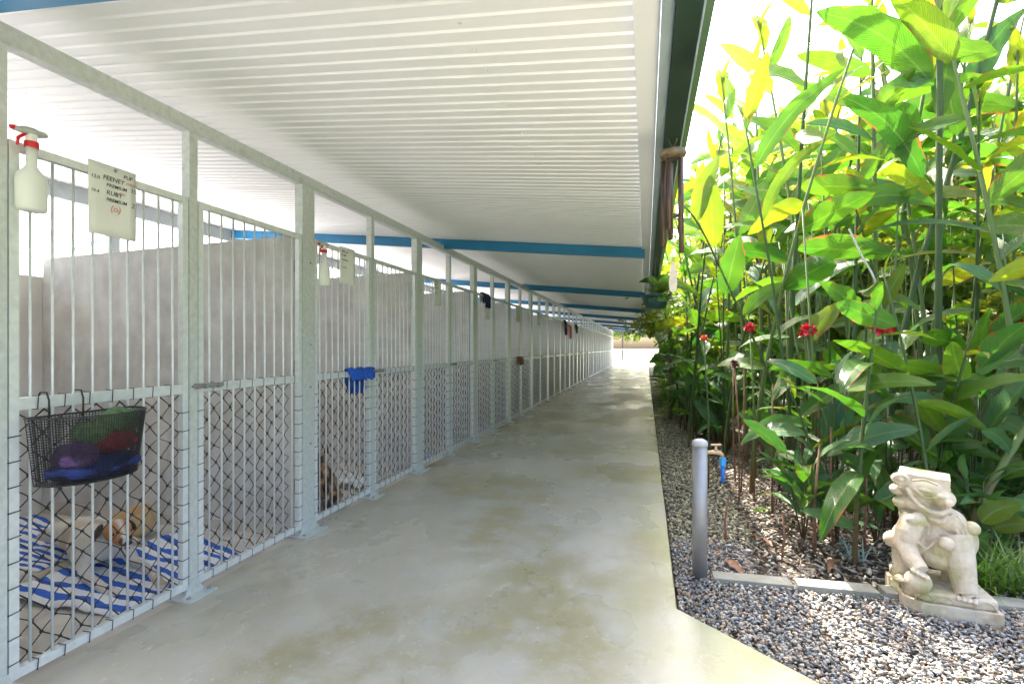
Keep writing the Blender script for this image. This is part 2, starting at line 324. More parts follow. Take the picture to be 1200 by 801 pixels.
def scatter(name, pts, sz, flat, pal, wts, m, seed, zlo=-.03, zhi=.0, tilt=.5, base=(ICO, ICF), jit=.25, elong=(.55, .9)):
    g = np.random.default_rng(seed); n = len(pts); B = np.array(base[0], float); F = np.array(base[1], int)
    s = g.uniform(sz[0], sz[1], n)
    sc = np.stack([s, s*g.uniform(elong[0], elong[1], n), s*g.uniform(flat[0], flat[1], n)], 1)
    V = B[None]*(1+g.uniform(-jit, jit, (n, len(B), 1)))*sc[:, None, :]
    a = g.uniform(0, 6.283, n); tx = g.normal(0, tilt, n); ty = g.normal(0, tilt, n)
    def rot(V, ang, i, j):
        c, s_ = np.cos(ang)[:, None], np.sin(ang)[:, None]; x, y = V[..., i].copy(), V[..., j].copy(); V[..., i] = c*x-s_*y; V[..., j] = s_*x+c*y
    rot(V, tx, 1, 2); rot(V, ty, 0, 2); rot(V, a, 0, 1)
    P3 = np.zeros((n, 3)); P3[:, :2] = pts; P3[:, 2] = g.uniform(zlo, zhi, n)
    V = (V+P3[:, None, :]).reshape(-1, 3)
    Fa = (F[None]+(np.arange(n)*len(B))[:, None, None]).reshape(-1, 3)
    me = bpy.data.meshes.new(name); me.vertices.add(len(V)); me.vertices.foreach_set('co', V.ravel())
    me.loops.add(Fa.size); me.loops.foreach_set('vertex_index', Fa.ravel().astype(np.int32))
    me.polygons.add(len(Fa)); me.polygons.foreach_set('loop_start', np.arange(0, Fa.size, 3, dtype=np.int32))
    me.update(calc_edges=True)
    pal = np.array(pal); ci = g.choice(len(pal), n, p=np.array(wts)/sum(wts)); col = pal[ci]*g.uniform(.65, 1.1, (n, 1))
    ca = me.color_attributes.new('Col', 'FLOAT_COLOR', 'POINT')
    cc = np.ones((n, len(B), 4)); cc[:, :, :3] = col[:, None, :]; ca.data.foreach_set('color', cc.ravel())
    me.materials.append(m); return tag(link(name, me), kind='stuff')
g0 = np.random.default_rng(3)
def inpath(x, y):     # right of the path edge?
    e = np.where(y > 2.64, .149, np.where(y > 2.19, .149+(2.64-y)/.45*.507, .66+(2.19-y)/1.57*2.54))
    return x < e+.012
def bedline(x): return 3.33+.0*x
def pick(n, x0, x1, y0, y1, cond):
    p = np.stack([g0.uniform(x0, x1, n), g0.uniform(y0, y1, n)], 1); return p[cond(p[:, 0], p[:, 1])]
def edge_y(x): return 3.06 + (x-.4)*.04     # front edge of the mulch (edging pavers)
near = pick(80000, .14, 3.6, .9, 3.7, lambda x, y: ~inpath(x, y) & ((y < edge_y(x)+.02) | (x < .62)))
pal_p = [(.13, .13, .13), (.24, .24, .23), (.36, .36, .34), (.22, .24, .25), (.48, .34, .22), (.42, .37, .29), (.44, .41, .35)]
tag(scatter('gravel', near, (.0065, .0150), (.18, .42), pal_p, [2.4, 3.4, 4, 3, 3.2, 3, 1.3], PEB, 5, -.035, -.004), 'loose grey blue and tan pebbles beside the concrete path', 'gravel')
strip = pick(15000, .14, .72, 3.6, 13, lambda x, y: ~inpath(x, y))
pal_s = [(.14, .13, .09), (.28, .26, .18), (.38, .36, .22), (.46, .38, .24), (.54, .50, .38)]
tag(scatter('gravel', strip, (.010, .021), (.3, .55), pal_s, [3, 4, 3, 2, 1], PEB, 6, -.035, -.004), 'mossy brown gravel strip running between path edge and tall plants', 'gravel')
mulch = pick(22000, .40, 4.6, 3.0, 7.5, lambda x, y: (y > edge_y(x)+.05) & (x > .42))
pal_m = [(.42, .38, .31), (.24, .19, .14), (.54, .50, .43), (.15, .13, .10), (.36, .27, .18)]
tag(scatter('mulch', mulch, (.012, .034), (.12, .3), pal_m, [3, 3, 2.2, 2, 2], CHIP, 8, -.04, .0, .4, (OCT, OCF), .3, (.3, .6)), 'brown and grey bark mulch with dry leaf litter under the ginger canes', 'mulch')
for (px_, py_, rz__, m__) in ((882, 600, .6, 'young'), (905, 640, 2.0, 'dry'), (985, 655, 4.0, 'dry'), (850, 655, 5.0, 'dry')):
    FALLEN = locals().get('FALLEN', []); FALLEN.append((px_, py_, rz__, m__))
# edging pavers
ed = thing('garden_edging', 'row of flat grey-green stone pavers edging the mulch bed', 'edging', (0, 0, 0))
x = .36; first = None
for k, (w, gap) in enumerate([(.42, .012), (.40, .014), (.30, .012), (.36, .02), (.38, .012), (.36, .014), (.4, .01)]):
    y0, y1 = edge_y(x), edge_y(x+w)
    o = MB().prism([(x+.004, y0-.045), (x+w-.004, y1-.05), (x+w-.01, y1+.06), (x+.008, y0+.055)], -.05, .012+.004*(k % 3)).build('paver', EDGE, ed, bevel=.004)
    x += w+gap

# ------------------------------------------------------------ shelter roof
SL = .095; RZ = 2.356                        # roof plane: z = RZ - SL*x
roof = thing('kennel_roof', 'long white corrugated skillion roof over the walkway and pens with blue rafters', 'roof', (0, 0, 0))
NX = [.0-.025, -2.1, -4.2, -6.4]  # unseen rear overhang added to keep sun out of the pens
V = []; F = []; k = len(NX); n = 0
for i in range(int((YE+7.2)/.0762)):
    for dy, zz in ((0, 0), (.044, 0), (.049, .007), (.067, .007), (.074, 0)):
        for xx in NX: V.append((xx, -7.0+i*.0762+dy, RZ+.004-SL*xx+zz))  # unseen run behind the camera lengthened to darken the post sides
        n += 1
for i in range(n-1):
    for j in range(k-1): F.append((i*k+j, (i+1)*k+j, (i+1)*k+j+1, i*k+j+1))
if True:
    rs = MB().add(V, F).build('roof_sheet', WHITEROOF, roof)
    so = rs.modifiers.new('s', 'SOLIDIFY'); so.thickness = .0012; so.offset = 1
def rafter(Y, wid, x0, x1, dep, m, name='rafter', zt=0):
    a = []
    for xx in (x0, x1):
        zt_ = RZ-SL*xx+zt
        a += [(xx, Y-wid/2, zt_-dep), (xx, Y+wid/2, zt_-dep), (xx, Y+wid/2, zt_), (xx, Y-wid/2, zt_)]
    return MB().add(a, [(0, 1, 2, 3), (4, 7, 6, 5), (0, 4, 5, 1), (1, 5, 6, 2), (2, 6, 7, 3), (3, 7, 4, 0)]).build(name, m, roof, bevel=.004)
for Y in [-3.2, 1.20, 5.55, 10.0, 14.5, 19.0, 23.5, 28.0, 32.5, 36.8]:
    rafter(Y, .055, -.01, -6.2, .108, BLUE)
# rear purlin
pu = MB(); xr = -5.37
pu.b2((xr-.03, -6.9, RZ-SL*xr-.16), (xr+.03, YE, RZ-SL*xr-.003)); pu.build('rear_purlin', GREYB, roof, bevel=.004)
MB().b2((-.04, -7, RZ-.012), (.045, YE+.1, RZ+.002)).build('flashing', WHITEROOF, roof, bevel=.003)
MB().b2((.046, -7, RZ-.035), (.086, YE+.1, RZ+.10)).build('fascia', FASCIA, roof, bevel=.003)
gx = MB()
prof = [(.087, RZ-.055), (.165, RZ-.055), (.205, RZ+.0), (.205, RZ+.09), (.200, RZ+.09), (.200, RZ+.003), (.163, RZ-.050), (.092, RZ-.050), (.092, RZ+.09), (.087, RZ+.09)]
gv = [(a, y, b) for y in (-7, YE+.1) for a, b in prof]; q = len(prof)
gx.add(gv, [(i, (i+1) % q, (i+1) % q+q, i+q) for i in range(q)])
gx.build('gutter', GREENG, roof)
MB().tube([(.166, -7, RZ-.057), (.166, YE+.1, RZ-.057)], .0035, 6).build('gutter_bead', FASCIA, roof)
sc = MB()
for k in range(240):
    yv = -1+k*.1524+.0381
    if yv > YE: break
    for xx in (-.62, -3.2):
        sc.lathe([(.0, -.004), (.006, -.004), (.006, .001), (.0, .001)], (xx, yv, RZ-SL*xx-.001), 6)
sc_o = sc.build('roof_screws', WHITEP, roof); tag(sc_o, kind='stuff')
for k in range(9):   # sheet overlaps
    yy = -.6+k*4.2
    MB().add([(-.02, yy, RZ+.0025), (-6.35, yy, RZ+.0025+SL*6.33), (-6.35, yy+.004, RZ-.0005+SL*6.33), (-.02, yy+.004, RZ-.0005)], [(0, 1, 2, 3)]).build('sheet_lap', WHITEROOF, roof)
# rear posts
rp = thing('rear_post', 'grey steel post holding the roof behind the first pen with light blue brace', 'post', (-5.37, 4.0, -.07))
MB().b2((-.045, -.045, 0), (.045, .045, RZ+SL*5.37-.16+.07)).build('shaft', GREYB, rp, bevel=.005)
for k in range(1, 8):
    rq = thing('rear_post', 'grey steel post holding the rear edge of the kennel roof farther along', 'post', (-5.37, 4.0+4.5*k, -.07), group='posts along the rear of the kennels')
    rq['label'] = 'grey steel post at the rear of the roof, %s beyond the one with the brace' % nth[k] if k else ''
    o = rp.children[0].copy(); C.objects.link(o); o.parent = rq
MB().tube([(-.04, 0, 2.53), P(70, 298, 6.0)-Vector((-5.37, 4.0, -.07))], .022, 4).build('brace', LTBLUE, rp)

# ------------------------------------------------------------ fence frame
NP = 41
bigY = [1.265+1.8*k for k in range(21)]; 
fence = thing('kennel_fence_frame', 'galvanised steel posts and long top rail along the left of the walkway', 'fence frame', (FX, 0, 0))
MB().b2((-.065, 1.0, 2.432), (0, YE, 2.505)).build('top_rail', GALV, fence, bevel=.004)
TOPZ = 2.431
big_me = MB().b2((-.062, -.065, .012), (-.001, .065, TOPZ)).mesh('post', GALV)
thin_me = MB().b2((-.051, -.025, .012), (-.001, .025, TOPZ)).mesh('post', GALV)
bolt = MB()
bolt.lathe([(0, 0), (.011, 0), (.011, .007), (.0, .007)], (.035, 0, 0), 6)

plate_big = MB().b2((-.09, -.12, .0005), (.075, .12, .011)).mesh('base_plate', GALV)
plate_thin = MB().b2((-.08, -.085, .0005), (.07, .085, .011)).mesh('base_plate', GALV)
gus = MB().prism([(-.06, -.0015), (.0, -.0015), (.0, .0015), (-.06, .0015)], 0, .001)
def gusset(w):
    m = MB()
    pts = [(-w/2-.05, .012), (-w/2-.03, .02), (-w/2-.012, .045), (-w/2+.0, .085), (w/2, .085), (w/2+.012, .045), (w/2+.03, .02), (w/2+.05, .012)]
    vs = [(.0005, a, b) for a, b in pts]+[(.006, a, b) for a, b in pts]; k = len(pts)
    return m.add(vs, [tuple(range(k)), tuple(range(k, 2*k))[::-1]]+[(i, i+k, (i+1) % k+k, (i+1) % k) for i in range(k)]).mesh('gusset', GALV)
gb, gt_ = gusset(.13), gusset(.05); bolt_me = bolt.mesh('bolt', STAIN)
hole = MB()
for z in (.55, .95, 1.45, 1.88): hole.lathe([(0, 0), (.007, 0), (.007, .003), (.0, .003)], (0, .03, z), 8, Matrix.Rotation(R(90), 3, 'Y'))
hole_me = None
hm = MB()
for z in (0,):
    hm.lathe([(0, 0), (.008, 0), (.008, .004), (.004, .006), (0, .006)], (-.001, .02, z), 8, Matrix.Rotation(R(90), 3, 'Y'))
hole_me = hm.mesh('rivet', STAIN)
posts = []
for k in range(NP):
    big = k % 2 == 0
    Y = 1.265+.9*k
    if not big: Y = 1.265+.9*k-.035
    o = link('post', big_me if big else thin_me, fence, (0, Y, 0)); posts.append(Y)
    link('base_plate', plate_big if big else plate_thin, o); link('gusset', gb if big else gt_, o)
    
    if k < 8:
        for sg in (-1, 1): link('bolt', bolt_me, o, (0, sg*(.095 if big else .062), .0115))
    
    if big and k < 10:
        for z in (.62, 1.02, 1.32, 1.90): link('rivet', hole_me, o, (0, 0, z))

# chain link and panels
def clink(w, h):
    m = MB(); d = .05; nx = int(round(w/d)); ny = int(round(h/d)); g = random.Random(4); dx = w/nx; dz = h/ny
    off = {}
    def nd(i, j):
        if (i, j) not in off:
            e = 0 if i in (0, nx) or j in (0, ny) else 1
            off[(i, j)] = (g.uniform(-.011, .011)*e, g.uniform(-.011, .011)*e)
        a, b = off[(i, j)]; return Vector((0, i*dx+a, j*dz+b))
    for i in range(nx):
        pts = []
        for j in range(ny+1):
            s = (i+j) % 2; p = nd(i+s, j); p.x = .003 if s else -.003; pts.append(p)
        m.tube(pts, .0034, 4, False)
    for i in range(0, nx+1):   # twisted knots where wires cross
        for j in range(0, ny+1):
            if (i+j) % 2 == 0 or True:
                p = nd(i, j)
                if 0 < i < nx and 0 < j < ny and (i+j) % 2 == 0: m.box(p, (.010, .009, .009))
    return m.mesh('chain_link_mesh', BLACKW)
def panel_parts(w, gate):
    """returns list of (name, mesh) for a panel of width w, origin at its lower near corner, in the YZ plane"""
    zb, zt, zm = .045, 2.08, 1.085; t = .032
    L = [('frame_stile', MB().b2((-.034, 0, zb), (-.002, t, zt)).mesh('frame_stile', GALVL), None),
         ('frame_stile', MB().b2((-.034, w-t, zb), (-.002, w, zt)).mesh('frame_stile', GALVL), None),
         ('top_frame', MB().b2((-.033, t+.0005, zt-.033), (-.003, w-t-.0005, zt-.0005)).mesh('top_frame', GALVL), None),
         ('bottom_frame', MB().b2((-.033, t+.0005, zb+.0005), (-.003, w-t-.0005, zb+.036)).mesh('bottom_frame', GALVL), None),
         ('mid_rail', MB().b2((-.033, t+.0005, zm-.023), (-.003, w-t-.0005, zm+.023)).mesh('mid_rail', GALVL), None)]
    up = MB().tube([(-.018, 0, zb+.03), (-.018, 0, zt-.03)], .0054, 8).mesh('bar', GALVL, True)
    for k in range(1, 10): L.append(('bar', up, (0, w*k/10, 0)))
    L.append(('chain_link_mesh', CL, (-.031, .03, zb+.03)))
    tie = MB()
    for z in np.arange(.11, 1.06, .095):
        for yy in (t/2, w-t/2): tie.tube([(-.037, yy-.0195, z), (.001, yy-.0195, z-.002), (.001, yy+.0195, z+.001), (-.037, yy+.0195, z)], .0023, 4)
    for yy in np.arange(.09, w-.06, .095):
        for zz, hh in ((zb+.018, .021), (zm, .026)): tie.tube([(-.036, yy, zz-hh), (.0005, yy, zz-hh), (.0005, yy+.003, zz+hh), (-.036, yy, zz+hh)], .0023, 4)
    L.append(('wire_tie', tie.mesh('wire_tie', BLACKW), None))
    if gate:
        la = MB().b2((-.001, -.03, zm-.002), (.006, .16, zm+.024)).tube([(.012, -.05, zm+.011), (.012, .13, zm+.011)], .007, 8).tube([(.012, .06, zm+.011), (.04, .06, zm-.002)], .005, 6)
        for a in (-.015, .03, .12): la.b2((.0, a-.008, zm-.004), (.023, a+.008, zm+.024))
        L.append(('latch', la.mesh('latch', STAIN), None))
        hi = MB()
        for z in (.35, 1.17, 1.86): hi.tube([(-.038, w+.004, z-.05), (-.038, w+.004, z+.05)], .010, 8).b2((-.040, w-.03, z-.04), (-.035, w+.02, z+.04))
        L.append(('hinge', hi.mesh('hinge', BLACKW), None))
    return L
CL = clink(.70, .98)
wA = posts[1]-.025-(posts[0]+.065)-.012; wB = posts[2]-.065-(posts[1]+.025)-.012
PA, PB = panel_parts(wA, False), panel_parts(wB, True)
for k in range(NP-1):
    gate = k % 2 == 1; i = k//2
    Y0 = posts[k]+(.025 if gate else .065)+.006
    if gate:
        lab = 'kennel gate with sliding bolt, %s from the camera' % nth[i]
        t = thing('kennel_gate', lab, 'gate', (FX, Y0, 0), 0, 'kennel gates along the walkway')
    else:
        if i == 0: lab = 'barred fence panel carrying the toy basket, notice and nearest spray bottle'
        elif i == 1: lab = 'barred fence panel in front of the brown sitting dog with blue cloth on its rail'
        else: lab = 'fixed barred fence panel, %s along the kennel row from the camera' % nth[i]
        t = thing('fence_panel', lab, 'fence panel', (FX, Y0, 0), 0, 'fixed fence panels along the walkway')
    for nm, me, loc in (PB if gate else PA):
        if k > 21 and nm in ('wire_tie', 'hinge'): continue
        o = link(nm, me, t, loc)
        if nm in ('chain_link_mesh', 'wire_tie'): o['kind'] = 'stuff'
# walls
for k, Y in enumerate(bigY):
    xa, xb = FX-.07, -4.79
    y0, y1 = Y-.06, Y+.06
    m = MB().add([(xa, y0, -.05), (xb, y0, -.07), (xb, y1, -.07), (xa, y1, -.05), (xa, y0, 2.085), (xb, y0, 2.03), (xb, y1, 2.03), (xa, y1, 2.085)],
                 [(0, 3, 2, 1), (4, 5, 6, 7), (0, 1, 5, 4), (1, 2, 6, 5), (2, 3, 7, 6), (3, 0, 4, 7)])
    o = m.build('divider_wall', CONC_WALL, bevel=.006)
    lab = {1: 'grey concrete dividing wall behind the two nearest barred panels', 2: 'grey concrete dividing wall behind the brown sitting dog', }.get(k, ('grey concrete dividing wall closing the %s pen from the camera' % nth[min(k-1, 19)]) if k else 'concrete dividing wall at the near end of the first pen')
    tag(o, lab, 'wall', 'dividing walls between the kennels')
    if 0 < k < 4:
        MB().b2((xb+.01, y0-.012, -.06), (xa-.02, y0-.0005, .05+.0)).build('skirting', PENFLOOR, o)
bw = MB().b2((-4.92, 1.2, -.08), (-4.795, YE-.2, 1.88)).build('back_wall', BACK_WALL, bevel=.006)
tag(bw, 'pale rendered low wall along the rear of the pens', 'wall')

# ------------------------------------------------------------ things on the fence
def fy(px, D): return 631.7*D/(757-px)-.266*D      # Y along the fence of a photo column
def spray(loc, label, small=False):
    t = thing('spray_bottle', label, 'spray bottle', loc, R(-90), 'spray bottles hooked on the fence')
    # origin: at hook height; +x local along the fence
    M = Matrix.Diagonal((1, .72, 1))
    b = MB().lathe([(.0, -.272), (.042, -.272), (.050, -.262), (.051, -.16), (.047, -.135), (.028, -.115), (.018, -.10), (.019, -.015), (0, -.015)], (0, 0, 0), 20, M)
    b.build('bottle', WHITEP, t, True)
    MB().lathe([(0, -.03), (.022, -.03), (.022, -.008), (0, -.008)], (0, 0, 0), 16).build('collar', REDP, t)
    MB().lathe([(0, -.0079), (.017, -.0079), (.017, .02), (0, .02)], (0, 0, 0), 14).build('neck', WPL, t)
    h = MB().ell((.0, 0, .03), (.045, .015, .017)).ell((-.035, 0, .034), (.02, .013, .012)).box((.035, 0, .025), (.04, .02, .015))
    h.build('spray_head', GREYP, t, True)
    MB().tube([(.05, 0, .03), (.066, 0, .024)], .008, 8).build('nozzle', REDP, t)
    MB().tube([(.02, 0, .016), (.042, 0, -.006), (.045, 0, -.035)], [.006, .006, .004], 8).build('trigger', REDP, t)
    return t
sp1 = spray((FX+.036, fy(40, 2.25), 2.09), 'white spray bottle with red collar hooked on the rail left of the notice')
sp1.rotation_euler[2] = R(-90)
for (px, z, lab) in ((380, 2.02, 'pale spray bottle with dark trigger hooked beyond the second large post'),):
    spray((FX+.03, fy(px, 2.27), z), lab)
txt_cache = {}
def text_me(s, size, m):
    cu = bpy.data.curves.new('t', 'FONT'); cu.body = s; cu.size = size; cu.resolution_u = 2; cu.shear = .15; cu.offset = .0002
    ob = bpy.data.objects.new('t', cu); C.objects.link(ob)
    bpy.context.view_layer.update(); dg = bpy.context.evaluated_depsgraph_get()
    me = bpy.data.meshes.new_from_object(ob.evaluated_get(dg)); bpy.data.objects.remove(ob); me.materials.clear(); me.materials.append(m); return me
def paper(Y0, Y1, z0, z1, label, lines=None):
    w = Y1-Y0; t = thing('notice', label, 'paper notice', (FX+.004, Y0, z0), 0, 'paper notices hung on the fence')
    h = z1-z0; nx, nz = 6, 6; V = []; F = []
    for j in range(nz+1):
        for i in range(nx+1):
            V.append((.002+.004*math.sin(i*1.1+j*.6)*(1-j/nz)+.0, w*i/nx, h*j/nz))
    for j in range(nz):
        for i in range(nx): a = j*(nx+1)+i; F.append((a, a+1, a+nx+2, a+nx+1))
    o = MB().add(V, F).build('sheet', PAPER, t, True); so = o.modifiers.new('s', 'SOLIDIFY'); so.thickness = .0008; so.offset = -1
    for (s, u, v, sz, m) in (lines or []):
        e = link('writing', text_me(s, sz, m), t, (.0075, u*w, v*h)); e.rotation_euler = (R(90), 0, R(90))
    return t
y0p, y1p = fy(102, 2.30), fy(158, 2.30)
paper(y0p, y1p, 1.79, 2.105, 'large white handwritten notice on the nearest fence panel', [
    ('*', .48, .88, .04, INK), ('PUP', .70, .87, .024, INK), ('12.0', .03, .76, .022, INK), ('FEENEY', .27, .78, .028, INK), ('PREMIUM', .34, .69, .022, INK), ('1/2', .86, .70, .026, INK),
    ('mmm', .76, .79, .022, REDINK), ('10.4', .03, .57, .020, INK), ('RUBY', .34, .58, .028, INK), ('PREMIUM', .34, .49, .022, INK), ('no', .62, .62, .024, REDINK), ('2', .88, .48, .03, INK), ('(o)', .42, .36, .04, REDINK)])
for i, (a, b, z0, z1, lab) in enumerate([(397, 415, 1.80, 2.09, 'white handwritten notice beside the second spray bottle'),
        (508, 516, 1.78, 2.08, 'white notice beyond the fourth large post'), (568, 573, 1.72, 1.98, 'small pale notice hanging under the blue rag'),
        (604, 611, 1.78, 2.08, 'white notice above the brown rag'), (629, 634, 1.78, 2.08, 'far white notice left of the pink rag')]):
    Ya, Yb = fy(a, 2.3), fy(b, 2.3); Yb = min(Yb, Ya+.32)
    paper(Ya, Yb, z0, z1, lab, [('BELLA', .12, .84, .03, INK), ('8 AM', .1, .74, .026, INK), ('PREMIUM', .12, .62, .02, INK), ('2 CUPS', .12, .42, .02, INK)] if i < 2 else None)
# wire basket
by0, by1 = 1.375, 1.775; bt = thing('wire_basket', 'black wire basket of dog toys hooked on the nearest rail', 'basket', (FX+.012, (by0+by1)/2, 0))
def bask(a, z):      # a 0..1 around the D outline, z 0 bottom 1 top
    s = .86+.14*z; w = .205*s
    if a < .68:
        t_ = (a/.68)*math.pi; x_ = .20*s*(math.sin(t_)**.75); y_ = -w*math.cos(t_)
    else:
        x_ = 0.0; y_ = w-(a-.68)/.32*2*w
    return Vector((x_+.01, y_, .765+.265*z))
wr = MB(); N = 100
for k in range(0, N): wr.tube([bask(k/N, 0), bask(k/N, .5), bask(k/N, 1)], .0017, 3, False)
for j in range(26):
    wr.tube([bask(k/40, j/26) for k in range(40)], .0015, 3, closed=True)
wo = wr.build('wire_mesh', BLACKW, bt); wo['kind'] = 'stuff'
MB().tube([bask(k/48, 1) for k in range(48)], .0045, 6, closed=True).build('rim', BLACKW, bt, True)
bb = MB(); bb.add([bask(k/40, 0) for k in range(40)]+[bask(k/40, 0)+Vector((0, 0, .004)) for k in range(40)], [tuple(range(40))[::-1], tuple(range(40, 80))]+[(k, (k+1) % 40, (k+1) % 40+40, k+40) for k in range(40)])
bb.build('base', BLACKW, bt)
for yy in (-.125, .0):
    MB().tube([(.012, yy, 1.0), (.012, yy, 1.09), (-.0, yy, 1.122), (-.035, yy, 1.122), (-.05, yy, 1.10)], .004, 6).build('hook', BLACKW, bt, True)
def lump(name, label, cat, c, r, m, seed, rz=0, amp=.25, fr=18, parts=None):
    mb = MB().ell((0, 0, 0), r, Matrix.Rotation(rz, 3, 'Z'), 22, 14)
    mb.v = [tuple(Vector(v)*(1+amp*noise.noise(Vector(v)*fr+Vector((seed, 0, 0))))) for v in mb.v]
    o = mb.build(name, m, None, True); o.location = c; return tag(o, label, cat)
bx_, byc = FX+.09, (by0+by1)/2
lump('plush_toy', 'green plush toy with brown snout on top of the toy basket', 'toy', (bx_, byc+.09, .985), (.065, .085, .06), GREENT, 1)
lump('plush_toy', 'smaller green plush toy left of the large green one in the basket', 'toy', (bx_+.01, byc-.02, .95), (.06, .075, .05), GREENT, 7)
lump('plush_toy', 'brown plush toy at the right end of the basket', 'toy', (bx_, byc+.145, .975), (.035, .035, .045), BROWNT, 3)
lump('plush_toy', 'red plush toy lying in the middle of the basket', 'toy', (bx_+.03, byc+.06, .905), (.07, .095, .042), REDT, 4)
lump('plush_toy', 'purple plush toy at the left of the basket', 'toy', (bx_+.02, byc-.09, .87), (.075, .07, .055), PURT, 5)
lump('folded_cloth', 'navy cloth lining the bottom of the basket', 'cloth', (bx_+.01, byc, .815), (.10, .175, .055), NAVYT, 6, amp=.15)
# rags over rails
def rag(name, label, cat, Yc, zt, w, drop_f, drop_b, m, seed):
    g = random.Random(seed); V = []; F = []; nx, nv = 12, 12
    for j in range(nv+1):
        s = j/nv
        for i in range(nx+1):
            u = i/nx-.5; L = -drop_b+(drop_f+drop_b)*s
            wv = .010*math.sin(u*19+seed)+.006*math.sin(u*41+j)
            if L < 0: x_, z_ = -.045+wv, zt+L
            else: x_, z_ = .012+wv+.02*min(1, L*9), zt-L
            if abs(L) < .03: x_ = -.017+L; z_ = zt+.008+wv*.6
            V.append((x_, u*w*(1-.35*abs(L)/max(drop_f, .01)*.7), z_+.012*math.sin(u*23+seed*2)*(abs(L) > .04)))
    for j in range(nv):
        for i in range(nx): a = j*(nx+1)+i; F.append((a, a+1, a+nx+2, a+nx+1))
    o = MB().add(V, F).build(name, m, None, True); o.location = (FX, Yc, 0); so = o.modifiers.new('s', 'SOLIDIFY'); so.thickness = .006
    return tag(o, label, cat)
rag('rag', 'bright blue rag draped over the middle rail', 'rag', fy(424, 2.3)+.0, 1.118, .44, .085, .20, BLUECL, 2)
rag('rag', 'dark blue rag hung from the top of a far fence panel', 'rag', fy(569, 2.3), 2.09, .30, .20, .12, NAVYT, 4)
rag('rag', 'brown and red rag on the middle rail farther along', 'rag', fy(609, 2.3), 1.112, .42, .13, .12, BROWNCL, 5)
rag('rag', 'dark maroon rag on the far top rail', 'rag', fy(662, 2.3), 2.09, .45, .42, .2, DARKCL, 6)
rag('rag', 'pink rag beside the dark maroon rag on the far rail', 'rag', fy(667, 2.3)+.1, 2.0, .4, .42, .1, PINKCL, 7)
rag('rag', 'small black rag right of the pink rag on the far rail', 'rag', fy(675, 2.3), 2.09, .45, .3, .2, DARKCL, 8)

# ------------------------------------------------------------ towels, dogs, bowl
def cloth(name, corners, z, m, label, seed, nx=26, ny=20, amp=.012):
    c = [Vector((*p, 0)) for p in corners]; V = []; F = []; UV = []
    for j in range(ny+1):
        for i in range(nx+1):
            u, v = i/nx, j/ny; p = (c[0]*(1-u)+c[1]*u)*(1-v)+(c[3]*(1-u)+c[2]*u)*v
            q = Vector((p.x*6+seed, p.y*6, 0)); p.z = z+.008+amp*(1+noise.noise(q))+amp*.6*noise.noise(q*2.5)
            p.x += .02*noise.noise(q*.8+Vector((5, 0, 0))); p.y += .02*noise.noise(q*.8+Vector((0, 9, 0)))
            V.append(p); UV.append((u, v))
    for j in range(ny):
        for i in range(nx): a = j*(nx+1)+i; F.append((a, a+1, a+nx+2, a+nx+1))
    me = MB().add(V, F).mesh(name, m, True); ul = me.uv_layers.new(name='UVMap')
    for lp in me.loops: ul.data[lp.index].uv = UV[lp.vertex_index]
    o = link(name, me); so = o.modifiers.new('s', 'SOLIDIFY'); so.thickness = .005; so.offset = 1
    return tag(o, label, 'towel')
zf = lambda x: -.012-.048*(FX-x)/2.7
cloth('towel', [(-3.35, 1.86), (-2.52, 1.86), (-2.42, 2.62), (-3.2, 2.86)], -.03, TOWEL, 'blue and white striped towel under the white and tan dog', 1, amp=.02)
cloth('towel', [(-4.75, 2.2), (-3.5, 2.15), (-3.55, 2.60), (-4.7, 2.90)], -.05, TOWEL, 'blue and white striped towel near the back wall left of the dog', 4)
cloth('towel', [(-3.3, 5.1), (-2.45, 5.05), (-2.45, 5.75), (-3.2, 5.8)], -.03, PALECL, 'pale blue and white towel on the floor of the third pen', 9, amp=.03)
cloth('towel', [(-2.85, 4.15), (-2.55, 4.1), (-2.50, 4.42), (-2.85, 4.45)], -.02, WHITECL, 'small white towel on the floor right of the brown dog', 12, amp=.035)
cloth('towel', [(-3.1, 7.3), (-2.45, 7.3), (-2.45, 8.0), (-3.1, 8.0)], -.03, PALECL, 'pale towel on the floor of the fourth pen', 15, amp=.03)

def skin(name, chains, parent=None, sub=2):
    """chains: list of lists of (pos, radius); first point of the later chains joins the nearest existing vertex"""
    vs = []; rs = []; es = []
    for ch in chains:
        prev = None
        for p, r in ch:
            p = Vector(p); idx = None
            for i, q in enumerate(vs):
                if (q-p).length < 1e-5: idx = i
            if idx is None: idx = len(vs); vs.append(p); rs.append(r)
            if prev is not None: es.append((prev, idx))
            prev = idx
    me = bpy.data.meshes.new(name); me.from_pydata(vs, es, []); me.update()
    o = link(name, me, parent); o.modifiers.new('k', 'SKIN').use_smooth_shade = True
    for i, r in enumerate(rs):
        me.skin_vertices[0].data[i].radius = r if isinstance(r, tuple) else (r, r)
    me.skin_vertices[0].data[0].use_root = True
    s = o.modifiers.new('u', 'SUBSURF'); s.levels = sub; s.render_levels = sub
    return evald(o)
def paint(o, fn):
    me = o.data; ca = me.color_attributes.new('Col', 'FLOAT_COLOR', 'POINT')
    for i, v in enumerate(me.vertices): ca.data[i].color = (*fn(v.co, v.normal), 1)
    me.materials.clear(); me.materials.append(FUR)
# lying dog: head towards the camera, body reaching back to the left
dg1 = thing('dog', 'white and tan dog lying on the striped towel in the nearest pen', 'dog', (-3.10, 2.25, -.02), R(-22))
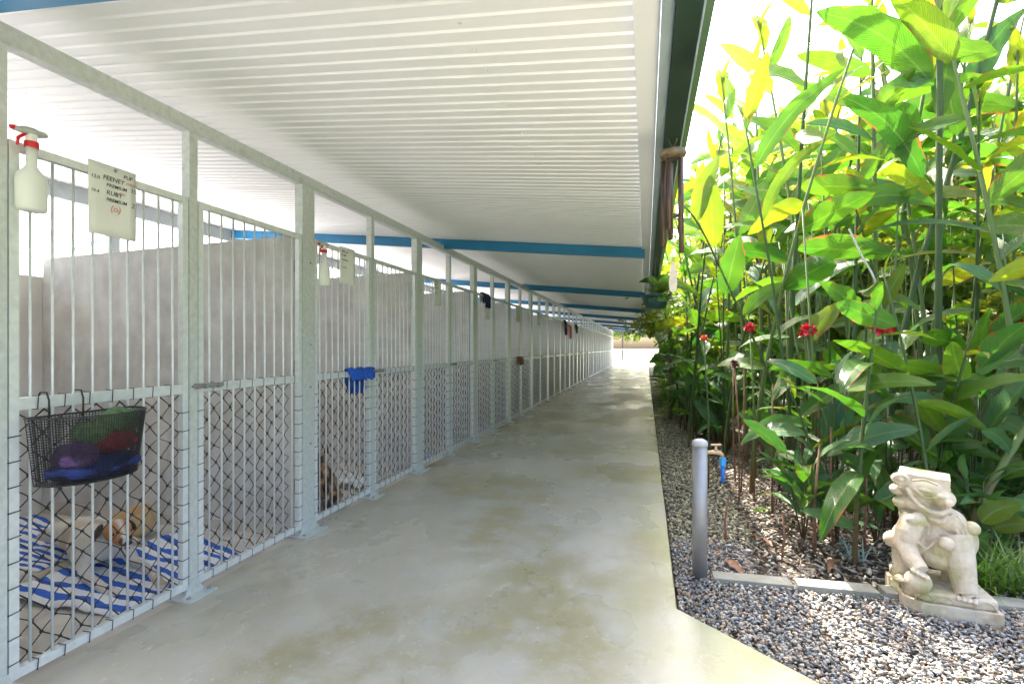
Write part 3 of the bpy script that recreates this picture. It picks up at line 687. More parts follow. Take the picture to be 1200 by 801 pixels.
# local +x = forward (towards its nose)
body = [((-.10, 0, .13), .105), ((-.28, -.01, .12), .10), ((-.44, -.03, .115), .11), ((-.54, -.05, .09), .07)]
o = skin('body', [body, [((-.10, 0, .13), .105), ((.02, 0, .15), .085), ((.09, .01, .19), .06), ((.14, .015, .225), .055)],
    [((.02, 0, .15), .085), ((.05, .085, .09), .036), ((.10, .10, .04), .027), ((.27, .12, .028), .022), ((.44, .10, .025), .022), ((.50, .10, .022), .027)],
    [((.02, 0, .15), .085), ((.06, -.085, .09), .036), ((.12, -.09, .04), .027), ((.28, -.07, .026), .022), ((.40, -.05, .025), .026)],
    [((-.44, -.03, .115), .11), ((-.40, .11, .07), .06), ((-.22, .16, .04), .035), ((-.30, .20, .025), .022), ((-.14, .22, .022), .024)],
    [((-.54, -.05, .09), .07), ((-.64, -.12, .06), .018), ((-.72, -.05, .035), .012)]], dg1)
paint(o, lambda p, n: (.66, .62, .57) if noise.noise(p*5) < .25 else (.50, .42, .33))
h = skin('head', [[((.13, .015, .235), .062), ((.19, .015, .235), .060), ((.245, .015, .215), .036), ((.30, .015, .205), .027)]], dg1)
paint(h, lambda p, n: (.72, .68, .62) if abs(p.y-.015) < .012 and p.z > .2 else ((.52, .25, .10) if p.x > .12 and p.x < .28 else (.10, .07, .05)))
for s in (-1, 1):
    e = MB().ell((.12, .015+s*.062, .235), (.04, .014, .034), Euler((s*.5, .3, s*.4)).to_matrix()).build('ear', FUR, dg1, True)
    paint(e, lambda p, n: (.07, .045, .03))
    MB().ell((.235, .015+s*.031, .238), (.008, .008, .008)).build('eye', BLACKW, dg1, True)
MB().ell((.326, .015, .212), (.012, .014, .011)).build('nose', BLACKW, dg1, True)
MB().ell((.305, .015, .184), (.022, .010, .005)).build('tongue', PINKCL, dg1, True)
dg1.scale = (1.2, 1.2, 1.2)
# sitting shepherd-like dog
dg2 = thing('dog', 'brown and black long haired dog sitting behind the bars of the second pen', 'dog', (-2.60, 3.62, -.018), R(-62))
torso = [((-.10, 0, .12), .10), ((-.04, 0, .20), .10), ((.03, 0, .29), .085), ((.07, 0, .36), .06), ((.10, 0, .41), .055)]
o = skin('body', [torso,
    [((.03, 0, .29), .085), ((.08, .06, .20), .035), ((.09, .065, .10), .024), ((.10, .068, .02), .022), ((.135, .068, .016), .024)],
    [((.03, 0, .29), .085), ((.08, -.06, .20), .035), ((.09, -.065, .10), .024), ((.10, -.068, .02), .022), ((.135, -.068, .016), .024)],
    [((-.10, 0, .12), .10), ((-.02, .12, .10), .055), ((.06, .13, .06), .035), ((.0, .13, .025), .022), ((.10, .13, .018), .024)],
    [((-.10, 0, .12), .10), ((-.02, -.12, .10), .055), ((.06, -.13, .06), .035), ((.0, -.13, .025), .022), ((.10, -.13, .018), .024)],
    [((-.10, 0, .12), .10), ((-.22, .02, .05), .035), ((-.36, .08, .03), .025)]], dg2)
def shep(p, n):
    v = noise.noise(p*14)
    if v > .18: return (.05, .03, .02)
    if n.x > .3 and v < -.05: return (.55, .38, .20)
    return (.36, .17, .06)
paint(o, shep)
dm = o.modifiers.new('d', 'DISPLACE'); tx = bpy.data.textures.new('furlump', 'CLOUDS'); tx.noise_scale = .03; dm.texture = tx; dm.strength = .02
h = skin('head', [[((.08, 0, .42), .055), ((.13, 0, .43), .060), ((.19, 0, .41), .034), ((.25, 0, .395), .024)]], dg2)
paint(h, lambda p, n: (.04, .03, .02) if (p.x > .17 and p.z > .40) or noise.noise(p*20) > .2 else (.42, .22, .09))
for s in (-1, 1):
    e = MB().add([(.08, s*.03, .46), (.085, s*.075, .455), (.10, s*.055, .46), (.085, s*.058, .545)], [(0, 1, 3), (1, 2, 3), (2, 0, 3), (0, 2, 1)]).build('ear', FUR, dg2)
    paint(e, lambda p, n: (.05, .03, .02))
    MB().ell((.178, s*.033, .44), (.009, .009, .009)).build('eye', BLACKW, dg2, True)
MB().ell((.272, 0, .40), (.013, .015, .011)).build('nose', BLACKW, dg2, True)
# tan tub
tb = MB().lathe([(.0, 0), (.10, 0), (.125, .03), (.135, .11), (.14, .15), (.132, .155), (.124, .148), (.118, .05), (.09, .02), (0, .018)], (0, 0, 0), 28)
o = tb.build('dog_bowl', TAN, None, True); o.location = (-3.46, 2.74, .0); o.rotation_euler = (R(14), R(-10), 0)
tag(o, 'round tan plastic tub standing against the dividing wall behind the dog', 'tub')

# ------------------------------------------------------------ hanging things on the right
ch = thing('wind_chime', 'bronze tube wind chime with wooden disc hanging from the gutter', 'wind chime', (.125, 2.53, 0))
MB().lathe([(0, 2.213), (.058, 2.213), (.063, 2.222), (.060, 2.238), (.03, 2.246), (0, 2.247)], n=22).build('disc', WOODD, ch, True)
MB().tube([(0, 0, 2.247), (.02, .0, 2.30)], .0015, 5).tube([(0, 0, 2.247), (-.02, .01, 2.30)], .0015, 5).build('string', WOODD, ch)
for k, (L) in enumerate([.44, .37, .41, .34, .36]):
    a = 2*math.pi*k/5+.5; x_, y_ = .045*math.cos(a), .045*math.sin(a)
    t_ = MB().tube([(x_, y_, 2.195), (x_, y_, 2.195-L)], .0115, 12).build('tube', BROWNM, ch, True)
    MB().tube([(x_, y_, 2.19), (x_*.9, y_*.9, 2.22)], .001, 4).build('string', WOODD, t_)
MB().lathe([(0, 1.925), (.024, 1.925), (.026, 1.937), (.0, 1.945)], n=16).build('clapper', WOODD, ch, True)
MB().tube([(0, 0, 2.21), (0, 0, 1.70)], .001, 4).build('cord', WOODD, ch)
sail = [(-.006, 1.71), (.008, 1.71), (.014, 1.68), (.020, 1.61), (.016, 1.575), (0, 1.560), (-.016, 1.575), (-.020, 1.61), (-.012, 1.68)]
k = len(sail); MB().add([(a*CT-.002*ST, a*ST+.002, b) for a, b in sail]+[(a*CT+.002*ST, a*ST-.002, b) for a, b in sail], [tuple(range(k)), tuple(range(k, 2*k))[::-1]]+[(i, i+k, (i+1) % k+k, (i+1) % k) for i in range(k)]).build('sail', WOODL, ch)

def frond(mb, base, dirv, L, w, droop, pin=11):
    """a fern frond: rachis with paired pinnae"""
    d = Vector(dirv).normalized(); side = d.cross(Vector((0, 0, 1))).normalized(); p = Vector(base); pts = [p.copy()]
    for i in range(pin):
        d = (d+Vector((0, 0, -droop/pin))).normalized(); p = p+d*L/pin; pts.append(p.copy())
        s = math.sin(math.pi*(i+1.0)/(pin+.8)); l = w*s
        up = side.cross(d)
        for sg in (-1, 1):
            for q in (0, .5):
                b = p-d*L/pin*q; tip = b+side*sg*l*(1-.1*q)+d*l*.35+up*rnd.uniform(-.2, .15)*l
                mid = (b+tip)/2; e = d*l*.16
                mb.add([b, mid+e, tip, mid-e], [(0, 1, 2, 3)])
    return pts
def fernball(mb, c, n, L, w, up=.6, dr=1.4, g=None, bias=None):
    for k in range(n):
        a = rnd.uniform(0, 6.283); u = rnd.uniform(-.1, 1)*up
        d = Vector((math.cos(a), math.sin(a), u))
        if bias: d += Vector(bias)
        frond(mb, c, d, L*rnd.uniform(.6, 1.1), w, dr*rnd.uniform(.6, 1.3))
def hanging(loc, rz_, label, gl):
    t = thing('hanging_basket', label, 'hanging plant', loc)
    MB().lathe([(0, -.13), (.095, -.13), (.13, -.05), (.148, -.005), (.158, -.005), (.158, .014), (.143, .014), (.12, -.03), (0, -.03)], n=26).build('pot', POTG, t, True)
    m = MB()
    for k in range(3):
        a = 2*math.pi*k/3+.4; m.tube([(.15*math.cos(a), .15*math.sin(a), .01), (0, 0, .42)], .0013, 4)
    m.build('wire', STAIN, t)
    f = MB(); fernball(f, (.05, 0, .02), 70, .25, .05, 2.2, .8); 
    for k in range(12):
        a = rnd.uniform(-.9, 1.3); frond(f, (.14*math.cos(a), .14*math.sin(a), .0), (math.cos(a), math.sin(a), .4), rnd.uniform(.3, .55), .05, 3.2)
    fo = f.build('foliage', FERN, t); fo['kind'] = 'stuff'
    return t
hb = hanging((.10, 5.55, 1.84), 0, 'dark green hanging pot of bright feathery fern beside the wind chime', 0)
# mossy pole
MB_ = MB(); MB_.tube([(.42, 9.5, -.05), (.43, 9.5, .8), (.415, 9.5, 1.6), (.42, 9.5, 2.6)], .032, 8)
tag(MB_.build('garden_pole', mat('mossy_pole', (.16, .15, .09), .85, 0, .5, 60, .6, 60), None, True), 'thin speckled mossy pole standing behind the hanging fern basket', 'pole')

# bollard and tap
bp_ = G(820, 672); bl = thing('bollard', 'round stainless steel bollard standing in the gravel', 'bollard', (bp_.x, bp_.y, -.05))
MB().lathe([(0, 0), (.0415, 0), (.0415, .785), (0, .785)], n=28).build('post', STAIN, bl, True)
MB().lathe([(0, .7855), (.0435, .7855), (.0445, .80), (.040, .815), (.02, .824), (0, .826)], n=28).build('cap', mat('grey_cap', (.42, .42, .43), .5), bl, True)
tp = P(842, 560, 3.35); tt = thing('garden_tap', 'brass garden tap with blue hose connector on a steel riser behind the bollard', 'tap', (tp.x, tp.y, 0), TH)
zt = P(838, 530, 3.35).z
MB().tube([(-.095, 0, -.05), (-.095, 0, zt+.005)], .011, 10).build('riser', STAIN, tt, True)
MB().tube([(-.098, 0, zt), (-.03, 0, zt+.003), (.0, 0, zt), (.022, 0, zt-.012), (.028, 0, zt-.035)], [.012, .013, .017, .013, .012], 10).tube([(-.018, 0, zt), (-.018, 0, zt+.045)], [.013, .008], 10).build('spout', BRASS, tt, True)
MB().box((-.018, 0, zt+.052), (.07, .014, .012)).build('handle', BRASS, tt, bevel=.003)
MB().tube([(.028, 0, zt-.035), (.028, 0, zt-.085)], .021, 12).build('hose_connector', LTBLUE, tt)
MB().tube([(.028, 0, zt-.085), (.028, 0, zt-.20)], .012, 10).build('hose_end', BLUEP, tt, True)

# ------------------------------------------------------------ carved statue
sc_c = P(1097, 640, 2.62); ang = math.atan2(-(sc_c.x), sc_c.y)
st = thing('stone_statue', 'carved cream stone temple guardian beast with balls on a plinth beside the gravel', 'statue', (sc_c.x, sc_c.y, -.0), ang); st.scale = (.885, .885, .885)
U, Vv = .0034, .00445
def sp(px, py, d=0): return Vector(((px-1097)*U, -d, (712-py)*Vv))     # local x right, -y towards the camera
b = MB()
E = lambda px, py, d, rx, ry, rz, rot=None: b.ell(sp(px, py, d), (rx, ry, rz), rot, 20, 14)
RY = lambda a: Matrix.Rotation(R(a), 3, 'Y')
# trunk: broad back, chest and round belly
E(1092, 626, -.02, .150, .14, .135); E(1105, 640, .04, .105, .115, .105); E(1080, 610, -.03, .120, .12, .110)
E(1125, 630, -.01, .092, .12, .120); E(1102, 652, .03, .120, .125, .080); E(1072, 640, .02, .085, .12, .095); E(1090, 598, .02, .110, .11, .070); E(1112, 606, .03, .085, .09, .07)
# haunches and hind feet
E(1052, 642, -.03, .060, .10, .085); E(1128, 658, -.07, .055, .09, .075)
b.tube([sp(1050, 645, -.02), sp(1048, 668, .04), sp(1052, 684, .10)], [.050, .042, .034], 12); E(1052, 686, .14, .042, .05, .018)
b.tube([sp(1120, 655, -.08), sp(1116, 690, -.06)], [.05, .045], 12)
# left foreleg bent down over the ball
b.tube([sp(1070, 606, .09), sp(1060, 625, .13), sp(1056, 640, .15), sp(1066, 653, .20), sp(1078, 662, .245)], [.068, .066, .056, .048, .040], 14)
for k in range(4): E(1068+k*6.2, 662+k*2.0, .262, .012, .030, .013); 
# right foreleg, straight with grooves and toes
b.tube([sp(1120, 622, .06), sp(1126, 648, .10), sp(1131, 672, .12), sp(1135, 686, .14)], [.085, .072, .060, .054], 16)
for k in range(4): E(1124+k*7, 690.5, .175, .0125, .036, .015)
for k in range(5): b.tube([sp(1116+k*4.6, 646, .150-.004*abs(k-2)), sp(1120+k*5.2, 668, .163-.004*abs(k-2)), sp(1124+k*5.8, 686, .176-.006*abs(k-2))], [.006, .008, .008], 6)
# shoulder knob, scarf folds, strap
E(1067, 606, .145, .040, .035, .032); b.tube([sp(1078, 604, .12), sp(1067, 606, .15)], [.045, .036], 12)
for q in range(3): b.tube([sp(1108+q*8, 592+q*1.5, .11-.012*q), sp(1119+q*7, 606, .105-.01*q), sp(1128+q*5, 624, .09-.01*q)], .0085, 6)
b.tube([sp(1052, 612, .08), sp(1066, 628, .155), sp(1084, 640, .155), sp(1096, 628, .155)], [.010, .012, .010, .008], 6)
b.tube([sp(1080, 596, .11), sp(1088, 612, .145), sp(1086, 622, .15)], .006, 6)
# mane lobes down the back of the neck
for (a, c_, dd, r_) in [(1047, 560, .02, .042), (1045, 574, .04, .042), (1051, 590, .05, .046), (1060, 600, .02, .05), (1050, 578, -.06, .05), (1058, 592, -.08, .05), (1056, 562, -.07, .05)]: E(a, c_, dd, r_*1.05, r_*1.15, r_*.80)
# head block: flat crown, heavy muzzle
b.box(sp(1080, 560, .0), (.238, .21, .095), RY(3)); b.box(sp(1088, 573, .02), (.185, .19, .075), RY(9)); E(1083, 567, .07, .105, .075, .060); E(1104, 575, .075, .066, .075, .052, RY(14)); E(1072, 586, .03, .085, .10, .06)
# scroll at the ear
ring = lambda c, r1, r2: b.tube([Vector(c)+Vector((r1*math.cos(t), -.0, .8*r1*math.sin(t))) for t in np.linspace(0, 2*math.pi, 15)[:-1]], r2, 8, closed=True)
ring(sp(1050, 557, .112), .032, .010); E(1050, 557, .118, .014, .012, .011); E(1050, 557, .09, .030, .022, .026)
# long curved lip running from the scroll under the eye to the snout
b.tube([sp(1057, 566, .118), sp(1064, 576, .132), sp(1076, 586, .146), sp(1090, 592, .150), sp(1104, 592, .146), sp(1114, 586, .13)], [.010, .012, .013, .014, .015, .014], 8)
E(1084, 566, .142, .030, .014, .012, RY(10)); b.tube([sp(1066, 556, .125), sp(1082, 552, .140), sp(1100, 557, .138)], .0075, 8)
b.tube([sp(1068, 566, .135), sp(1082, 575, .150), sp(1100, 573, .148)], .0065, 8)
E(1112, 578, .125, .030, .032, .024); E(1103, 571, .142, .018, .018, .014)
# beard under the jaw
b.tube([sp(1078, 594, .10), sp(1090, 602, .125), sp(1104, 603, .125), sp(1112, 596, .10)], [.018, .020, .020, .018], 10)
for k in range(6): E(1050+k*1.2, 612+k*5.5, .118+.008*k, .008, .008, .008)
mb = b
bo = mb.build('beast', STONE, st)
rm = bo.modifiers.new('r', 'REMESH'); rm.mode = 'VOXEL'; rm.voxel_size = .0042; rm.use_smooth_shade = True
cs = bo.modifiers.new('s', 'CORRECTIVE_SMOOTH') if False else bo.modifiers.new('s', 'SMOOTH'); cs.factor = .5; cs.iterations = 1
evald(bo); bo.data.polygons.foreach_set('use_smooth', [True]*len(bo.data.polygons))
if not bo.data.materials: bo.data.materials.append(STONE)
for (a, c_, dd, r_) in [(1074, 678, .225, .064), (1110, 627, .165, .038), (1142, 611, .03, .040), (1038, 643, .04, .050)]:
    MB().ell(sp(a, c_, dd), (r_, r_, r_*.98), None, 26, 18).build('ball', STONE, st, True)
# plinth: two tiers with a chamfered corner and petal arches
def ply(sx, sy): return [(-sx, sy), (-sx, -sy+.07), (-sx+.07, -sy), (sx, -sy), (sx, sy)]
pr = Matrix.Rotation(R(18), 3, 'Z')
pl = thing('plinth_root', None, None) if False else None
def rp_(pts): return [((pr @ Vector((x_, y_, 0))).x+.015, (pr @ Vector((x_, y_, 0))).y-.02) for x_, y_ in pts]
pb = MB().prism(rp_(ply(.212, .205)), -.04, .052).build('plinth_base', STONE, st, bevel=.006)
pt = MB().prism(rp_(ply(.196, .188)), .0525, .108).build('plinth_top', STONE, st, bevel=.012)
ar = MB()
for k in range(4):
    cx_ = -.15+.09*k+.02; a = [pr @ Vector((cx_+.043*math.cos(t), -.190, .055+.045*math.sin(t))) + Vector((.015, -.02, 0)) for t in np.linspace(0, math.pi, 9)]
    ar.tube(a, .004, 6)
for k in range(3):
    cy_ = -.07+.09*k; a = [pr @ Vector((-.198, cy_+.043*math.cos(t), .055+.045*math.sin(t))) + Vector((.015, -.02, 0)) for t in np.linspace(0, math.pi, 9)]
    ar.tube(a, .004, 6)
ar.build('petal_carving', STONE, st, True)

# ------------------------------------------------------------ ginger plants
def leaf_geo(prof_w, seed, nseg=9, droop=.5, fold=.25, wave=.06, torn=0.0):
    """unit length leaf along +x, returns verts, faces, uvs"""
    g = random.Random(seed); V = []; UV = []; F = []; x_ = z_ = 0.0; an = 0.0
    for i in range(nseg+1):
        t = i/nseg
        w = prof_w*(math.sin(math.pi*min(1, (t*.93+.035))**.82)**.75) if 0 < i < nseg else prof_w*.06
        wl = w*(1+g.uniform(-torn, torn)*1.0); wr = w*(1+g.uniform(-torn, torn))
        wz = wave*g.uniform(-1, 1)*w*4*.5; wz2 = wave*g.uniform(-1, 1)*w*4*.5
        nx_, nz_ = -math.sin(-an), math.cos(an)
        for (s, yy, hh, uvv) in ((-1, -wl, fold*wl+wz, -1), (-.5, -wl*.5, fold*wl*.35, -.5), (0, 0, 0, 0), (.5, wr*.5, fold*wr*.35, .5), (1, wr, fold*wr+wz2, 1)):
            V.append((x_+math.sin(an)*hh, yy, z_+math.cos(an)*hh)); UV.append((t, uvv))
        an += droop/nseg*(.5+1.2*t); x_ += math.cos(an)/nseg; z_ -= math.sin(an)/nseg
    for i in range(nseg):
        for j in range(4): a = i*5+j; F.append((a, a+1, a+6, a+5))
    return V, F, UV
def leaf_me(geo, m, xf=None):
    V, F, UV = geo
    if xf: V = [xf(Vector(v)) for v in V]
    me = MB().add(V, F).mesh('leaf', m, True); ul = me.uv_layers.new(name='UVMap')
    for lp in me.loops: ul.data[lp.index].uv = UV[lp.vertex_index]
    return me
GEOS = [leaf_geo(.150, 1, droop=.5), leaf_geo(.125, 2, droop=.9), leaf_geo(.165, 3, droop=.25, torn=.12), leaf_geo(.12, 4, droop=1.3), leaf_geo(.09, 5, droop=.7), leaf_geo(.15, 6, droop=.8, torn=.2, wave=.12)]
LG = [leaf_me(g_, LEAFG) for g_ in GEOS]; LY = [leaf_me(g_, LEAFY) for g_ in GEOS]; LB = [leaf_me(g_, LEAFB) for g_ in GEOS]
def cane_tube(pts, r0, r1, sheath=True):
    m = MB(); n_ = len(pts); P2 = []; RR = []
    for i in range(n_):
        t = i/(n_-1); r = r0+(r1-r0)*t; P2.append(Vector(pts[i])); RR.append(r*1.0)
        if sheath and i < n_-1:
            nx_ = Vector(pts[i]).lerp(Vector(pts[i+1]), .06); P2.append(nx_); RR.append(r*.86)
    return m.tube(P2, RR, 7)
def orient(d, up=Vector((0, 0, 1)), roll=0):
    x_ = d.normalized(); y_ = up.cross(x_)
    if y_.length < 1e-3: y_ = Vector((0, 1, 0))
    y_.normalize(); z_ = x_.cross(y_); M = Matrix((x_, y_, z_)).transposed()
    return (M @ Matrix.Rotation(roll, 3, 'X')).to_euler()
def ginger(loc, H, lean, nl, f0, L, phi, g, cm, lm, label, group=None, r0=.016, name='ginger_plant'):
    t = thing(name, label, 'plant', loc, 0, group)
    pt_ = lambda s: Vector((lean[0]*s**1.6, lean[1]*s**1.6, H*s))
    cane_tube([pt_(i/11) for i in range(12)], r0, r0*.45).build('stem', cm, t, True)
    for k in range(nl):
        s = f0+(1-f0)*(k+.5)/nl; p = pt_(s); a = phi+(math.pi if k % 2 else 0)+g.uniform(-.5, .5)
        el_ = g.uniform(-.25, 1.15)+.5*(s > .88); d = Vector((math.cos(a)*math.cos(el_), math.sin(a)*math.cos(el_), math.sin(el_)))
        sc_ = L*g.uniform(.7, 1.1)*(.75+.5*math.sin(math.pi*(s-f0)/(1-f0+.001)*.9+.3))
        if k == nl-1: d = Vector((d.x*.3, d.y*.3, 1)); sc_ *= .8
        me = lm(s, g)
        o = link('leaf', me, t, p); o.scale = (sc_, sc_*g.uniform(.8, 1.15), sc_); o.rotation_euler = orient(d, roll=g.uniform(-1.25, 1.25))
    return t
def lm_mix(s, g):
    r = g.random()
    if s > .75: return g.choice(LY) if r < .65 else g.choice(LG)  # backlit yellow colour goes mostly on the top leaves
    if s > .45: return g.choice(LG) if r < .7 else (g.choice(LY) if r < .85 else g.choice(LB))
    return g.choice(LB) if r < .55 else g.choice(LG)
g = random.Random(21); arch = []
specs = [(4.6, (.5, -.3), 12, .38, .62), (3.9, (-.6, .1), 12, .30, .58), (3.2, (.3, .5), 11, .25, .55), (4.9, (-.3, -.5), 11, .45, .66), (2.4, (.4, -.2), 10, .15, .50),
         (1.5, (-.25, .15), 9, .10, .42), (3.6, (-.9, -.2), 11, .30, .56), (1.0, (.1, -.2), 8, .08, .36)]
far_spots = []
def keepout(x_, y_):
    return y_ < edge_y(x_)+.28 or (abs(x_-sc_c.x) < .35 and y_ < 3.45)
spots = []
gg = random.Random(5)
tries = 0
while len(spots) < 150 and tries < 6000:
    tries += 1
    y_ = 3.3+ (gg.random()**1.35)*11; x_ = .62+gg.random()**1.0*(1.6+y_*.85)
    if x_ < (.88 if y_ < 4.6 else .66): continue
    if keepout(x_, y_): continue
    if any((x_-a)**2+(y_-b_)**2 < (.16+.008*y_)**2 for a, b_, _ in spots): continue
    if y_ < 4.2: kind = gg.choice([4, 5, 5, 7, 7, 2])
    elif y_ < 5.5: kind = gg.choice([0, 1, 2, 4, 5, 7, 6, 2, 4])
    else: kind = gg.choice([0, 1, 3, 6, 2, 4, 0, 1])
    spots.append((x_, y_, kind))
for k in range(34):
    y_ = 7.0+k*.33+gg.uniform(-.1, .1); x_ = gg.uniform(.48, .95); spots.append((x_, y_, gg.choice([2, 4, 5, 1, 6, 4, 5])))
for (x_, y_) in ((1.25, 5.1), (1.7, 5.9), (1.35, 6.6), (2.0, 5.2), (1.1, 7.6), (2.3, 6.6), (1.75, 7.8), (2.6, 5.7), (1.5, 9.0), (2.9, 7.4)):
    spots.append((x_, y_, gg.choice([0, 3, 0, 3, 1])))
proto = {}
labs = {'hi': 'tall slender ginger cane in the dense leafy stand beyond the gravel', 'lo': 'short leafy ginger shoot growing low at the front of the planted bed'}
for (x_, y_, kd) in spots:
    gk = 'hi' if kd in (0, 1, 2, 3, 6) else 'lo'
    if kd not in proto:
        H, ln, nl, f0, L = specs[kd]
        proto[kd] = o = ginger((x_, y_, -.05), H, ln, nl, f0, L, kd*1.1, random.Random(40+kd), CANE if kd % 3 else CANE2, lm_mix, labs[gk], {'hi': 'tall ginger canes in the garden', 'lo': 'short ginger shoots in the garden'}[gk], r0=.010+.003*H)
    else:
        o = dup(proto[kd]); o.location = (x_, y_, -.05)
    s = gg.uniform(.85, 1.15); o.scale = (s, s, s*gg.uniform(.92, 1.08)); 
    o.rotation_euler = (0, 0, gg.uniform(0, 6.28))
# leafy clumps filling the bed low down
def clump(loc, n_, L, H, g, label, group):
    t = thing('leafy_clump', label, 'plant', loc, 0, group)
    for k in range(n_):
        a = k*2.4+g.uniform(-.4, .4); z = H*g.uniform(.1, 1); el_ = g.uniform(.3, 1.2); r = g.uniform(.02, .16)
        p = Vector((math.cos(a)*r, math.sin(a)*r, z)); d = Vector((math.cos(a)*math.cos(el_), math.sin(a)*math.cos(el_), math.sin(el_)))
        o = link('leaf', g.choice(LB if g.random() < .6 else LG), t, p); sc_ = L*g.uniform(.7, 1.15); o.scale = (sc_,)*3; o.rotation_euler = orient(d, roll=g.uniform(-1.1, 1.1))
        if k % 3 == 0: MB().tube([(0, 0, 0), p*.6+Vector((0, 0, -z*.1)), p], [.008, .007, .005], 5).build('stem', CANE, t, True)
    return t
def zone(x_, y_):
    dd = 'front row' if y_ < 4.6 else ('middle rows' if y_ < 6 else ('behind the middle' if y_ < 7.5 else ('towards the back' if y_ < 10 else 'far back')))
    u = (x_*CT+y_*ST)/(y_*CT-x_*ST)
    px = 600+590*u
    return dd+', '+('beside the path edge' if px < 800 else 'below the chime' if px < 850 else 'behind the tap' if px < 930 else 'above the spiky plant' if px < 1010 else 'left of the thick cane' if px < 1080 else 'above the statue' if px < 1160 else 'at the right edge' if px < 1300 else 'past the right edge')
cp = [clump((1.5, 4.6, -.05), 15, .52, .9, random.Random(1), 'dense clump of broad dark green leaves among the cane bases', 'leafy clumps among the canes'),
      clump((2.6, 4.9, -.05), 17, .60, 1.5, random.Random(2), 'dense clump of broad dark green leaves among the cane bases', 'leafy clumps among the canes')]
done = 0; tries = 0; cs_ = [(1.5, 4.6), (2.6, 4.9)]
while done < 62 and tries < 4000:
    tries += 1
    y_ = 4.15+(gg.random()**1.2)*9; x_ = .85+gg.random()*(1.3+y_*.8)
    if any((x_-a)**2+(y_-b_)**2 < (.30+.012*y_)**2 for a, b_ in cs_): continue
    cs_.append((x_, y_)); o = dup(cp[done % 2]); done += 1
    s = gg.uniform(.75, 1.15); o.scale = (s, s, s); o.location = (x_, y_, -.05); o.rotation_euler = (0, 0, gg.uniform(0, 6.28)); o['label'] = 'dense %s clump of broad leaves, %s' % ('tall' if done % 2 == 0 else 'low', zone(x_, y_))
for k in range(26):
    y_ = 6.9+k*.42; x_ = gg.uniform(.55, 1.1); o = dup(cp[k % 2]); s = gg.uniform(.7, 1.0); o.scale = (s, s, s); o.location = (x_, y_, -.05); o.rotation_euler = (0, 0, gg.uniform(0, 6.28)); o['label'] = 'broad leaved clump beside the path, %s' % ('nearest the tap' if k < 4 else 'below the hanging fern basket' if k < 10 else 'beyond the mossy pole' if k < 18 else 'near the far end of the bed')
for k in range(16):
    x_ = 1.0+k*.24+gg.uniform(-.05, .05); y_ = 3.75+gg.uniform(0, .5)
    if x_ > 3.8: continue
    o = dup(cp[k % 2]); s = gg.uniform(.55, .85); o.scale = (s, s, s); o.location = (x_, y_, -.05); o.rotation_euler = (0, 0, gg.uniform(0, 6.28)); o['label'] = 'small leafy clump, front row, %s' % ('behind the tap' if x_ < 1.3 else 'left of the statue' if x_ < 1.8 else 'behind the statue' if x_ < 2.4 else 'right of the statue')
# far wall of garden foliage, one mass
fm_ = MB(); gf = random.Random(77); V0, F0, _ = leaf_geo(.16, 9, nseg=3, droop=.7)
for k in range(7500):
    t_ = gf.random(); 
    x_ = 1.2+gf.random()*13; y_ = 11.5+ (gf.random()-.5)*2.5 - .28*max(0, x_-5) + (2.0 if x_ < 3 else 0); z_ = 4.6*gf.random()**1.25
    if x_ < 1.6 and z_ > 3: continue
    d = Vector((gf.gauss(0, 1), gf.gauss(0, 1), gf.gauss(.2, .6))).normalized(); M_ = orient(d, roll=gf.uniform(-1, 1)).to_matrix()*gf.uniform(.3, .6)
    fm_.add([M_ @ Vector(v)+Vector((x_, y_, z_)) for v in V0], F0)
tag(fm_.build('distant_foliage', TREEL, None, True), 'dense mass of green leaves closing the back of the garden', 'foliage', kind='stuff')
for o in list(C.objects):
    if o.get('group') in ('tall ginger canes in the garden', 'short ginger shoots in the garden') and o.parent is None:
        nleaf = len(o.children)-1
        size = 'tall' if o['group'].startswith('tall') else 'short'
        o['label'] = '%s %d-leaved ginger cane, %s' % (size, nleaf, zone(o.location.x, o.location.y))
# individually seen canes
def path_cane(pts, r0, r1, m, parent):
    # smooth through the points
    out = []; Q = [Vector(p) for p in pts]
    for i in range(len(Q)-1):
        p0 = Q[max(i-1, 0)]; p1 = Q[i]; p2 = Q[i+1]; p3 = Q[min(i+2, len(Q)-1)]
        for s in range(4):
            t = s/4; out.append(.5*((2*p1)+(-p0+p2)*t+(2*p0-5*p1+4*p2-p3)*t*t+(-p0+3*p1-3*p2+p3)*t**3))
    out.append(Q[-1]); return cane_tube(out, r0, r1).build('stem', m, parent, True)
def hero_leaf(parent, base, tip, width, arc=.12, m=LEAFG, seed=1, face=None, torn=.12, fold=.22):
    b_, t_ = Vector(base), Vector(tip); d = t_-b_; L = d.length
    view = face if face is not None else (Vector((0, 0, CH))-b_).normalized()
    V, F, UV = leaf_geo(width/L/2*1.0, seed, nseg=12, droop=0.0, fold=fold, wave=.08, torn=torn)
    x_ = d.normalized(); n_ = (view-x_*view.dot(x_)).normalized(); n_ = (n_+Vector((0, 0, .5))).normalized(); n_ = (n_-x_*n_.dot(x_)).normalized(); y_ = n_.cross(x_)
    up = Vector((0, 0, 1)); up = up-x_*up.dot(x_)
    if up.length < .3: up = n_
    up.normalize()
    def xf(v): return b_+x_*v.x*L+y_*v.y*L+n_*v.z*L+up*(math.sin(math.pi*v.x)*arc*L)
    return link('leaf', leaf_me((V, F, UV), m, xf), parent)
def hero(label, pts, r0, r1, m, leaves):
    t = thing('ginger_plant', label, 'plant', (0, 0, 0))
    path_cane(pts, r0, r1, m, t)
    for i, (b_, tp_, w, arc, lm_) in enumerate(leaves): hero_leaf(t, b_, tp_, w, arc, lm_, seed=i*3+len(label))
    # put the origin at the foot
    f = Vector(pts[0]); t.location = f
    for c_ in t.children: c_.location = -f
    return t
